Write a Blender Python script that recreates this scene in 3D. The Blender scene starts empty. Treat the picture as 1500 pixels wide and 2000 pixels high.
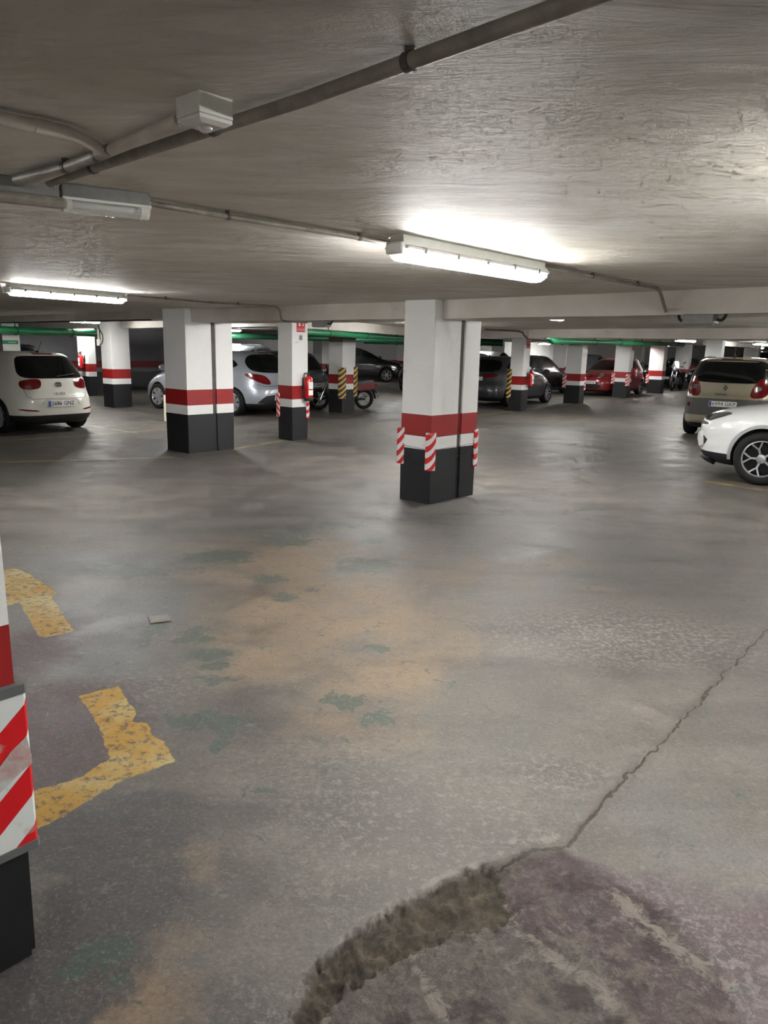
import bpy, bmesh, math, random
import numpy as np
from mathutils import Vector, Matrix
from mathutils.bvhtree import BVHTree

random.seed(7)
rng = np.random.RandomState(11)
SC = bpy.context.scene
COL = SC.collection
PI = math.pi
def rad(a): return math.radians(a)

# ------------------------------------------------------------------ camera
CAM_H, PITCH, ROLL, FPX = 1.65, rad(12.5), rad(1.39), 1450.0
_F = Vector((0, math.cos(PITCH), -math.sin(PITCH)))
_R0 = Vector((1, 0, 0)); _U0 = _R0.cross(_F)
_R = _R0 * math.cos(ROLL) + _U0 * math.sin(ROLL)
_U = _U0 * math.cos(ROLL) - _R0 * math.sin(ROLL)
cd = bpy.data.cameras.new('camera'); cam = bpy.data.objects.new('camera', cd); COL.objects.link(cam)
cd.sensor_fit = 'VERTICAL'; cd.sensor_height = 36.0; cd.lens = FPX / 2000.0 * 36.0
cd.clip_start = 0.05; cd.clip_end = 200
cam.matrix_world = Matrix(((_R.x, _U.x, -_F.x, 0), (_R.y, _U.y, -_F.y, 0), (_R.z, _U.z, -_F.z, CAM_H), (0, 0, 0, 1)))
SC.camera = cam

# ------------------------------------------------------------------ world, exposure
w = bpy.data.worlds.new('world'); SC.world = w; w.use_nodes = True
w.node_tree.nodes['Background'].inputs[0].default_value = (0.5, 0.52, 0.55, 1)
w.node_tree.nodes['Background'].inputs[1].default_value = 0.0
SC.view_settings.view_transform = 'Standard'; SC.view_settings.look = 'None'
SC.view_settings.gamma = 1.0; SC.view_settings.use_curve_mapping = False
SC.view_settings.exposure = 0.80
SC.cycles.max_bounces = 6; SC.cycles.diffuse_bounces = 4; SC.cycles.glossy_bounces = 2; SC.cycles.transparent_max_bounces = 6
SC.cycles.use_adaptive_sampling = True; SC.cycles.adaptive_threshold = 0.15; SC.cycles.adaptive_min_samples = 14; SC.cycles.use_denoising = True
SC.cycles.caustics_reflective = False; SC.cycles.caustics_refractive = False
SC.cycles.sample_clamp_indirect = 6.0
TUBE = 96.0          # radiance of a lit diffuser
TUBE_COL = (1.0, 0.985, 0.955)
CEIL = 2.14

# ------------------------------------------------------------------ helpers
def ground(px, py, z=0.0):
    d = _F + _R * ((px - 750) / FPX) - _U * ((py - 1000) / FPX)
    t = (z - CAM_H) / d.z
    return Vector((d.x * t, d.y * t, z))

def lin(c):
    return tuple((x / 12.92 if x <= 0.04045 else ((x + 0.055) / 1.055) ** 2.4) for x in c)
def rgb(r, g, b): return lin((r / 255, g / 255, b / 255)) + (1,)

def mat(name, col, rough=0.6, metal=0.0, coat=0.0, noise=0.0, nscale=6.0, bump=0.0, bscale=40.0, spec=0.5, col2=None, emis=None, es=0.0, trans=0.0, alpha=1.0):
    m = bpy.data.materials.new(name); m.use_nodes = True
    nt = m.node_tree; b = nt.nodes['Principled BSDF']
    b.inputs['Base Color'].default_value = col
    b.inputs['Roughness'].default_value = rough
    b.inputs['Metallic'].default_value = metal
    b.inputs['Coat Weight'].default_value = coat
    b.inputs['Coat Roughness'].default_value = 0.06
    b.inputs['Specular IOR Level'].default_value = spec
    b.inputs['Transmission Weight'].default_value = trans
    b.inputs['Alpha'].default_value = alpha
    if emis:
        b.inputs['Emission Color'].default_value = emis; b.inputs['Emission Strength'].default_value = es
    tc = nt.nodes.new('ShaderNodeTexCoord')
    if noise > 0:
        n = nt.nodes.new('ShaderNodeTexNoise'); n.inputs['Scale'].default_value = nscale; n.inputs['Detail'].default_value = 6
        n.inputs['Roughness'].default_value = 0.62
        nt.links.new(tc.outputs['Object'], n.inputs['Vector'])
        r = nt.nodes.new('ShaderNodeMapRange'); r.inputs[1].default_value = 0.35; r.inputs[2].default_value = 0.7
        r.inputs[3].default_value = 0; r.inputs[4].default_value = noise
        nt.links.new(n.outputs['Fac'], r.inputs[0])
        mx = nt.nodes.new('ShaderNodeMix'); mx.data_type = 'RGBA'
        mx.inputs['A'].default_value = col
        mx.inputs['B'].default_value = col2 if col2 else tuple(x * 0.35 for x in col[:3]) + (1,)
        nt.links.new(r.outputs[0], mx.inputs['Factor']); nt.links.new(mx.outputs['Result'], b.inputs['Base Color'])
    if bump > 0:
        n2 = nt.nodes.new('ShaderNodeTexNoise'); n2.inputs['Scale'].default_value = bscale; n2.inputs['Detail'].default_value = 5
        nt.links.new(tc.outputs['Object'], n2.inputs['Vector'])
        bp = nt.nodes.new('ShaderNodeBump'); bp.inputs['Strength'].default_value = bump; bp.inputs['Distance'].default_value = 0.01
        nt.links.new(n2.outputs['Fac'], bp.inputs['Height']); nt.links.new(bp.outputs['Normal'], b.inputs['Normal'])
    return m

def link(name, me, parent=None):
    o = bpy.data.objects.new(name, me); COL.objects.link(o)
    if parent: o.parent = parent
    return o

def obj(name, bm, mats, parent=None, smooth=False):
    me = bpy.data.meshes.new(name); bm.to_mesh(me); bm.free()
    for m in (mats if isinstance(mats, (list, tuple)) else [mats]): me.materials.append(m)
    if smooth:
        me.polygons.foreach_set('use_smooth', [True] * len(me.polygons))
        try: me.set_sharp_from_angle(angle=rad(smooth if smooth is not True else 38))
        except Exception: pass
    return link(name, me, parent)

def tag(o, label, cat, group=None):
    o['label'] = label; o['category'] = cat
    if group: o['group'] = group
    return o

def thing(name, label, cat, loc=(0, 0, 0), rz=0.0, group=None):
    o = bpy.data.objects.new(name, None); COL.objects.link(o)
    o.location = loc; o.rotation_euler = (0, 0, rz); o.empty_display_size = 0.1
    return tag(o, label, cat, group)

def struct(o): o['kind'] = 'structure'; return o

def copy_tree(o, parent=None):
    c = o.copy(); COL.objects.link(c); c.parent = parent
    for ch in list(o.children): copy_tree(ch, c)
    return c

def box(bm, x0, x1, y0, y1, z0, z1, mi=0, bev=0.0, M=None):
    vs = [bm.verts.new(p) for p in ((x0,y0,z0),(x1,y0,z0),(x1,y1,z0),(x0,y1,z0),(x0,y0,z1),(x1,y0,z1),(x1,y1,z1),(x0,y1,z1))]
    fs = [bm.faces.new([vs[i] for i in f]) for f in ((0,3,2,1),(4,5,6,7),(0,1,5,4),(1,2,6,5),(2,3,7,6),(3,0,4,7))]
    for f in fs: f.material_index = mi
    if bev > 0:
        es = list({e for f in fs for e in f.edges})
        r = bmesh.ops.bevel(bm, geom=es, offset=bev, segments=2, affect='EDGES', profile=0.5)
        vs = list({v for f in r['faces'] for v in f.verts} | {v for v in vs if v.is_valid})
        for f in r['faces']: f.material_index = mi
    if M is not None:
        for v in vs: v.co = M @ v.co
    return vs

def lathe(bm, prof, n=24, M=None, mi=0, close=False):
    """profile of (r, z) spun about z"""
    rings = []
    for r, z in prof:
        if r < 1e-5: rings.append([bm.verts.new((0, 0, z))])
        else: rings.append([bm.verts.new((r * math.cos(2*PI*i/n), r * math.sin(2*PI*i/n), z)) for i in range(n)])
    if close: rings.append(rings[0])
    for a, b in zip(rings, rings[1:]):
        for i in range(n):
            j = (i + 1) % n
            if len(a) == 1 and len(b) == 1: continue
            if len(a) == 1: f = bm.faces.new((a[0], b[j], b[i])) if True else None
            elif len(b) == 1: f = bm.faces.new((a[i], a[j], b[0]))
            else: f = bm.faces.new((a[i], a[j], b[j], b[i]))
            f.material_index = mi
    if M is not None:
        for v in {v for r in rings for v in r}: v.co = M @ v.co

def tube(bm, pts, r, n=10, mi=0, cap=True):
    pts = [Vector(p) for p in pts]; rings = []
    prev = None
    for i, p in enumerate(pts):
        t = (pts[min(i+1, len(pts)-1)] - pts[max(i-1, 0)]).normalized()
        if prev is None:
            up = Vector((0, 0, 1)) if abs(t.z) < 0.9 else Vector((1, 0, 0))
            a = t.cross(up).normalized()
        else:
            a = (prev - t * prev.dot(t)).normalized()
        prev = a; b = t.cross(a)
        rr = r[i] if isinstance(r, (list, tuple)) else r
        rings.append([bm.verts.new(p + (a * math.cos(2*PI*k/n) + b * math.sin(2*PI*k/n)) * rr) for k in range(n)])
    for A, B in zip(rings, rings[1:]):
        for k in range(n):
            f = bm.faces.new((A[k], A[(k+1) % n], B[(k+1) % n], B[k])); f.material_index = mi
    if cap:
        bm.faces.new(rings[0][::-1]).material_index = mi; bm.faces.new(rings[-1]).material_index = mi

def smooth_path(pts, k=6):
    pts = [Vector(p) for p in pts]; out = []
    P = [pts[0]] + pts + [pts[-1]]
    for i in range(1, len(P) - 2):
        for s in range(k):
            t = s / k; a, b, c, d = P[i-1], P[i], P[i+1], P[i+2]
            out.append(0.5 * ((2*b) + (c-a)*t + (2*a-5*b+4*c-d)*t*t + (3*b-a-3*c+d)*t**3))
    out.append(pts[-1]); return out

def text_mesh(s, size, depth=0.0):
    c = bpy.data.curves.new('t', 'FONT'); c.body = s; c.size = size; c.extrude = depth
    c.align_x = 'CENTER'; c.align_y = 'CENTER'; c.resolution_u = 3
    o = bpy.data.objects.new('t', c); COL.objects.link(o)
    me = bpy.data.meshes.new_from_object(o.evaluated_get(bpy.context.evaluated_depsgraph_get()))
    bpy.data.objects.remove(o); bpy.data.curves.remove(c)
    return me

# ------------------------------------------------------------------ materials
M = {}
M['white'] = mat('white_paint', rgb(222, 222, 221), 0.55, noise=0.35, nscale=1.7, col2=rgb(200, 198, 192), bump=0.25, bscale=30)
M['beamw'] = mat('beam_paint', rgb(205, 200, 193), 0.6, noise=0.7, nscale=1.3, col2=rgb(168, 160, 150), bump=0.5, bscale=14)
M['red'] = mat('red_band', rgb(144, 24, 24), 0.5, noise=0.3, nscale=3, col2=rgb(130, 22, 22))
M['black'] = mat('black_band', rgb(22, 23, 26), 0.45, noise=0.5, nscale=9, col2=rgb(32, 33, 35), bump=0.2, bscale=30)
M['grey'] = mat('bare_grey', rgb(135, 128, 120), 0.7, noise=0.5, nscale=2, col2=rgb(110, 103, 95))
M['joint'] = mat('joint_filler', rgb(88, 82, 78), 0.8, noise=0.5, nscale=8)
M['stripe_r'] = mat('stripe_red', rgb(200, 30, 32), 0.4, noise=0.25, nscale=20, col2=rgb(170, 60, 58))
M['stripe_w'] = mat('stripe_white', rgb(208, 210, 208), 0.4, noise=0.3, nscale=18, col2=rgb(176, 178, 174))
M['stripe_y'] = mat('stripe_yellow', rgb(196, 158, 66), 0.6, noise=0.3, nscale=20)
M['stripe_k'] = mat('stripe_black', rgb(26, 24, 22), 0.6)
M['rim_grey'] = mat('guard_edge', rgb(92, 94, 94), 0.6, noise=0.3, nscale=20)
M['wire'] = mat('wire', rgb(22, 22, 24), 0.5)
M['pipe_dirty'] = mat('dusty_conduit', rgb(142, 136, 126), 0.5, noise=0.8, nscale=14, col2=rgb(92, 86, 78))
M['pipe_dark'] = mat('dark_conduit', rgb(70, 66, 62), 0.55, noise=0.5, nscale=14)
M['pipe_pale'] = mat('pale_conduit', rgb(188, 182, 172), 0.5, noise=0.5, nscale=10, col2=rgb(118, 110, 98))
M['green'] = mat('green_pipe', rgb(32, 128, 82), 0.35, noise=0.25, nscale=4)
M['dgreen'] = mat('dark_green_pipe', rgb(26, 88, 58), 0.4, noise=0.25, nscale=4)
M['plastic_w'] = mat('white_plastic', rgb(214, 214, 206), 0.4, noise=0.15, nscale=20)
M['plastic_g'] = mat('grey_plastic', rgb(128, 128, 126), 0.5, noise=0.4, nscale=20)
M['plastic_k'] = mat('black_plastic', rgb(24, 24, 26), 0.5, noise=0.2, nscale=10)
M['clear'] = mat('clear_cover', (0.9, 0.9, 0.9, 1), 0.06, alpha=0.28, spec=1.0)
M['lit'] = mat('lit_diffuser', (1, 1, 1, 1), 0.4, emis=TUBE_COL + (1,), es=TUBE)
M['rubber'] = mat('tyre_rubber', rgb(14, 14, 15), 0.7, noise=0.4, nscale=20, col2=rgb(24, 23, 22), spec=0.3)
M['alloy'] = mat('alloy', rgb(178, 180, 184), 0.3, metal=0.7)
M['alloy_d'] = mat('dark_alloy', rgb(26, 26, 28), 0.35, metal=0.4)
M['chrome'] = mat('chrome', rgb(205, 206, 208), 0.12, metal=1.0)
M['glass_k'] = mat('car_glass', rgb(9, 13, 12), 0.06, spec=0.5)
M['lamp_red'] = mat('tail_lens', rgb(96, 5, 9), 0.12, coat=1.0, noise=0.3, nscale=14, col2=rgb(90, 4, 8))
M['lamp_clear'] = mat('head_lens', rgb(150, 155, 160), 0.1, metal=0.5, coat=1.0, noise=0.8, nscale=22, col2=rgb(40, 42, 46))
M['ext_red'] = mat('extinguisher_red', rgb(190, 18, 24), 0.25, coat=0.6)
M['sign_red'] = mat('sign_red', rgb(190, 28, 34), 0.45)
M['sign_white'] = mat('sign_white', rgb(225, 225, 222), 0.5)
M['sign_green'] = mat('sign_green', rgb(30, 140, 90), 0.5)
M['plate_blue'] = mat('plate_blue', rgb(24, 60, 140), 0.4)
M['plate'] = mat('plate_white', rgb(215, 216, 212), 0.4)
M['ink'] = mat('ink', rgb(25, 25, 28), 0.5)
M['under'] = mat('underbody', rgb(14, 14, 15), 0.8)
def paint(name, c, rough=0.3, metal=0.0): return mat(name, c, rough, metal=metal, coat=0.9, noise=0.06, nscale=3)
PAINT = dict(white=paint('white_car_paint', rgb(206, 204, 194)), pearl=paint('pearl_white_paint', rgb(214, 216, 216)),
    silver=paint('silver_paint', rgb(150, 155, 164), 0.35, 0.35), beige=paint('beige_paint', rgb(150, 142, 122), 0.35, 0.3),
    grey=paint('graphite_paint', rgb(62, 63, 66), 0.35, 0.3), black=paint('black_paint', rgb(14, 15, 18), 0.25),
    dkgrey=paint('dark_slate_paint', rgb(40, 46, 50), 0.3, 0.2), dred=paint('dark_red_paint', rgb(110, 10, 20), 0.3))

# ------------------------------------------------------------------ floor
def vnoise(x, y, seed):
    r = np.random.RandomState(seed); T = r.rand(256, 256).astype(np.float32)
    xi = np.floor(x).astype(int); yi = np.floor(y).astype(int); fx = x - xi; fy = y - yi
    fx = fx*fx*(3-2*fx); fy = fy*fy*(3-2*fy)
    a = T[xi % 256, yi % 256]; b = T[(xi+1) % 256, yi % 256]; c = T[xi % 256, (yi+1) % 256]; d = T[(xi+1) % 256, (yi+1) % 256]
    return (a*(1-fx)+b*fx)*(1-fy) + (c*(1-fx)+d*fx)*fy
def fbm(x, y, sc, seed, octs=4):
    v = 0; a = 0.5; tot = 0
    for i in range(octs):
        v = v + a * vnoise(x*sc, y*sc, seed+i); tot += a; sc *= 2.03; a *= 0.55
    return v / tot

def sd_poly(X, Y, poly):
    """signed distance, positive inside"""
    d = np.full(X.shape, 1e9, np.float32); ins = np.zeros(X.shape, bool); n = len(poly)
    for i in range(n):
        ax, ay = poly[i]; bx, by = poly[(i+1) % n]
        ex, ey = bx-ax, by-ay; t = np.clip(((X-ax)*ex+(Y-ay)*ey)/(ex*ex+ey*ey+1e-12), 0, 1)
        d = np.minimum(d, np.hypot(X-ax-t*ex, Y-ay-t*ey))
        c = ((ay > Y) != (by > Y)) & (X < (bx-ax)*(Y-ay)/((by-ay) if abs(by-ay) > 1e-9 else 1e-9) + ax)
        ins ^= c
    return np.where(ins, d, -d)
def sd_line(X, Y, pts):
    """side-signed distance to a polyline, and position along it 0..1"""
    best = np.full(X.shape, 1e9, np.float32); sg = np.ones(X.shape, np.float32); al = np.zeros(X.shape, np.float32)
    n = len(pts) - 1
    for i in range(n):
        ax, ay = pts[i]; bx, by = pts[i+1]; ex, ey = bx-ax, by-ay
        t = np.clip(((X-ax)*ex+(Y-ay)*ey)/(ex*ex+ey*ey), 0, 1); d = np.hypot(X-ax-t*ex, Y-ay-t*ey)
        m = d < best; best = np.where(m, d, best)
        sg = np.where(m, np.sign(ex*(Y-ay)-ey*(X-ax)), sg); al = np.where(m, (i+t)/n, al)
    return best*sg, al
def G(*pp): return [tuple(ground(*p)[:2]) for p in pp]

ang = np.concatenate([np.linspace(-180, -52, 26)[:-1], np.linspace(-52, -36, 40)[:-1], np.linspace(-36, 36, 480)[:-1], np.linspace(36, 52, 40)[:-1], np.linspace(52, 180, 26)[:-1]])
rr = np.concatenate([[0.02, 0.5, 0.9], 1.3 * np.exp(np.arange(0, 640) * 0.00615)])
rr = rr[rr < 72]
TH, RR = np.meshgrid(np.radians(ang), rr, indexing='xy')
FX = (RR * np.sin(TH)).astype(np.float32).ravel(); FY = (RR * np.cos(TH)).astype(np.float32).ravel()
na, nr_ = len(ang), len(rr)
j1 = (fbm(FX, FY, 5, 101, 3) - 0.5); j2 = (fbm(FX, FY, 5, 151, 3) - 0.5)
f1 = (fbm(FX, FY, 28, 201, 3) - 0.5); f2 = (fbm(FX, FY, 28, 251, 3) - 0.5)
NX = FX + j1*0.05 + f1*0.02; NY = FY + j2*0.05 + f2*0.02          # gently frayed copies of the plan
att = {}
# yellow road paint
Y1 = G((-90,1128),(0,1113),(32,1110),(60,1122),(112,1158),(100,1165),(146,1233),(78,1247),(39,1177),(-90,1205),(-90,1180),(27,1163),(-10,1150),(-90,1160))
Y2 = G((155,1360),(232,1338),(252,1375),(268,1390),(257,1410),(288,1412),(300,1438),(318,1448),(344,1487),(250,1520),(200,1548),(130,1590),(60,1626),(-120,1700),(-120,1610),(62,1546),(150,1520),(217,1482),(200,1440),(182,1400))
Y3 = G((2,1308),(12,1316),(26,1325),(42,1350),(22,1348),(-6,1334))
RX = FX + f1*0.022; RY = FY + f2*0.022
ye = np.maximum(sd_poly(RX, RY, Y1), np.maximum(sd_poly(RX, RY, Y2), sd_poly(FX, FY, Y3)))
att['yellow'] = ye
def stripe(p0, p1, wd):
    d, a = sd_line(FX, FY, [p0, p1]); return wd/2 - np.abs(d)
yl = np.full(FX.shape, -1.0, np.float32)
for a, b, wd in ((( -150,907),(334,893),.10), ((-150,872),(334,838),.10), ((165,829),(268,846),.09), ((920,813),(1345,759),.12), ((455,877),(548,861),.12),
                 ((945,800),(1000,805),.1), ((1385,941),(1560,968),.16), ((190,797),(90,792),.1), ((258,797),(330,800),.1), ((400,905),(150,925),.03)):
    yl = np.maximum(yl, stripe(tuple(ground(*a)[:2]), tuple(ground(*b)[:2]), wd))
att['lines'] = yl
def blobs(lst):
    v = np.zeros(FX.shape, np.float32)
    for px, py, rx, ry, *s in lst:
        c = ground(px, py); l = ground(px-rx, py); r_ = ground(px+rx, py); t = ground(px, py-ry); b = ground(px, py+ry)
        hw = (r_-l).length/2; hd = max(0.02, (t-b).length/2)
        q = np.hypot((NX-c.x)/hw, (NY-c.y)/hd)
        v = np.maximum(v, np.clip(1.45-q, 0, 1) * (s[0] if s else 1))
    return v
att['green'] = blobs([(555,1050,62,18),(715,1105,66,15),(430,1088,66,15),(250,1118,90,16,.7),(525,1130,38,9),(555,1167,30,10),(607,1152,22,6),(375,1240,38,20),(410,1278,44,9),(415,1300,42,8),(420,1326,42,8),(400,1408,80,20),(432,1450,20,20),(680,1372,48,18,.85),(740,1402,38,14,.8),(730,1055,22,7),(660,1025,55,9,.7),(735,1265,30,8,.8),(500,1545,60,10,.6),(300,1230,50,20,.5),(190,1905,80,40,.6),(205,1870,70,40,.8)])
att['tan'] = blobs([(640,1190,260,120),(560,1090,170,60),(720,1310,170,70),(240,1960,160,80,1),(350,1690,110,50,.8),(830,1240,110,70,.8),(900,1110,120,34,.6),(520,1290,120,60,.9),(330,1830,80,60,.6),(1060,1120,200,40,.35),(700,1430,220,60,.5)])
att['dark'] = blobs([(210,1640,190,70),(240,1750,150,110),(110,1900,170,110),(845,1012,110,16,.6),(300,1570,110,30,.8),(60,1980,140,80),(370,1440,70,40,.35),(870,930,80,10,.4),(1240,880,60,9,.3),(230,1385,90,60,.35),(100,1170,160,50,.3),(330,1110,120,16,.35)])  # dark stains; the blob at the central pillar's foot paints its cast shadow
att['purple'] = blobs([(100,1430,190,110),(60,1270,110,80,.8),(1500,1890,230,130),(1045,1730,90,110,.7),(1260,1760,230,70,.6),(900,1960,200,60,.4),(330,1500,120,50,.4)])
att['light'] = blobs([(1230,1240,240,50),(1060,1235,110,40,.7),(1370,1245,100,30,1),(800,1600,240,110,.7),(1230,1850,260,120,.7),(730,1700,170,90,.6),(300,1340,110,40,.5),(1080,1510,110,40,.6),(950,1880,220,90,.7),(640,1960,200,60,.6),(640,1500,220,80,.3)])
def ribbon(pts, wd):
    d, a = sd_line(NX, NY, G(*pts)); return np.clip(1.3-np.abs(d)/wd, 0, 1)
att['pale'] = np.maximum.reduce([ribbon(((985,1760),(1030,1825),(1120,1900),(1210,1970)), .035), ribbon(((1190,1735),(1300,1830),(1430,1930)), .045), ribbon(((640,1858),(720,1795),(830,1735),(915,1688),(965,1682)), .02), ribbon(((620,1990),(650,1900),(700,1870)), .035), ribbon(((1000,1640),(1060,1640),(1100,1625)), .03), ribbon(((860,1990),(820,1900),(800,1860)), .03)])
att['purple'] = np.maximum(att['purple'], np.clip(sd_poly(NX, NY, G((990,1690),(1060,1660),(1110,1655),(1330,1760),(1560,1860),(1560,2150),(1330,2100),(1200,1930),(1080,1800),(1010,1740)))/0.05+0.4, 0, 0.8))
att['blue'] = blobs([(230,1200,150,60),(200,1290,140,50,.8),(820,1170,120,30,.4),(1060,1960,220,60,.4),(980,1330,120,40,.3),(210,1100,180,30,.8),(1350,1600,220,160,.45)])
big = fbm(FX, FY, 0.55, 301, 4)
# broken patch in the foreground
HOLE = G((560,1975),(612,1880),(640,1862),(700,1812),(770,1770),(860,1728),(900,1712),(925,1690),(965,1690),(985,1712),(984,1745),(995,1775),(975,1808),(930,1812),(860,1838),(790,1862),(700,1905),(640,1950),(600,2010))
ROUGH = G((500,2200),(560,1975),(612,1880),(700,1812),(925,1690),(1000,1668),(1100,1652),(1180,1700),(1330,1790),(1420,1900),(1560,2200))
q1 = fbm(FX, FY, 70, 611, 3)-0.5; q2 = fbm(FX, FY, 70, 641, 3)-0.5
hd = sd_poly(FX + f1*0.07 + j1*0.05 + q1*.02, FY + f2*0.07 + j2*0.05 + q2*.02, HOLE)
rd = sd_poly(NX, NY, ROUGH)
att['hole'] = hd; att['rough'] = rd
CR = [ground(*p) for p in ((1600,1130),(1500,1228),(1475,1256),(1440,1290),(1400,1332),(1340,1400),(1290,1452),(1225,1516),(1160,1592),(1110,1648),(1060,1656),(1005,1672),(975,1692))]
cj = (fbm(FX, FY, 22, 411, 3)-0.5)*0.05; cj2 = (fbm(FX, FY, 22, 431, 3)-0.5)*0.05
cr, ca = sd_line(FX+cj, FY+cj2, [tuple(p[:2]) for p in CR])
att['crack'] = cr; att['crackw'] = 0.0034 + 0.0056*np.clip(ca*1.3, 0, 1)
fine = np.full(FX.shape, 1.0, np.float32)
for pts in (((700,1150),(770,1170),(830,1195),(890,1213),(945,1221)), ((1060,1262),(1110,1282),(1200,1308),(1290,1335),(1365,1347)), ((1340,1400),(1380,1415),(1480,1455)),
            ((920,921),(1010,938),(1160,958),(1330,982),(1520,998)), ((20,1040),(75,1070),(100,1112),(110,1150)), ((100,1075),(180,1062),(270,1050),(420,1040)),
            ((1100,850),(1300,856),(1520,868)), ((430,690),(431,1000)), ((250,1560),(420,1580),(640,1480)), ((380,1770),(350,1740),(348,1715),(420,1670),(440,1620))):
    if pts[0] == (430,690): continue
    d, a = sd_line(FX+cj*1.2, FY+cj2*1.2, G(*pts)); d = np.abs(d)
    fine = np.minimum(fine, d)
att['fine'] = fine
# relief
Z = (fbm(FX, FY, 1.2, 501, 3)-0.5)*0.004
near = np.clip((7-np.hypot(FX, FY))/4, 0, 1)
g1 = fbm(FX, FY, 60, 511, 3)-0.5; g2 = fbm(FX, FY, 18, 521, 4)-0.5
Z = Z + near*(g1*0.0012)
rm = np.clip(rd/0.03, 0, 1)
Z = Z + rm*(g1*0.006 + g2*0.014 - 0.004)
hm = np.clip(hd/0.012+0.5, 0, 1)
Z = Z - hm*0.020 + hm*(g1*0.022 + g2*0.022)
Z = Z - np.clip(1-np.abs(cr)/(0.005+0.004*ca), 0, 1)*0.012*near*np.clip(ca*3, 0, 1)
Z = Z + np.clip(1-np.abs(cr)/0.05, 0, 1)*np.clip(cr*200, 0, 1)*0.003
Z = np.clip(Z, -0.06, 0.012)
verts = np.stack([FX, FY, Z], 1)
idx = np.arange(na*nr_).reshape(nr_, na)
a_ = idx[:-1]; b_ = idx[1:]
quads = np.stack([a_, b_, np.roll(b_, -1, 1), np.roll(a_, -1, 1)], -1).reshape(-1, 4)[:, ::-1]
quads = quads[:, ::-1]
fm = bpy.data.meshes.new('floor')
fm.vertices.add(len(verts)); fm.vertices.foreach_set('co', verts.astype(np.float32).ravel())
nq = len(quads)
fm.loops.add(nq*4); fm.loops.foreach_set('vertex_index', quads.astype(np.int32).ravel())
fm.polygons.add(nq); fm.polygons.foreach_set('loop_start', np.arange(0, nq*4, 4, dtype=np.int32))
fm.polygons.foreach_set('use_smooth', np.ones(nq, bool))
for k, v in att.items():
    at_ = fm.attributes.new(k, 'FLOAT', 'POINT'); at_.data.foreach_set('value', np.asarray(v, np.float32).ravel())
fm.update(calc_edges=True); fm.validate()

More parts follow.
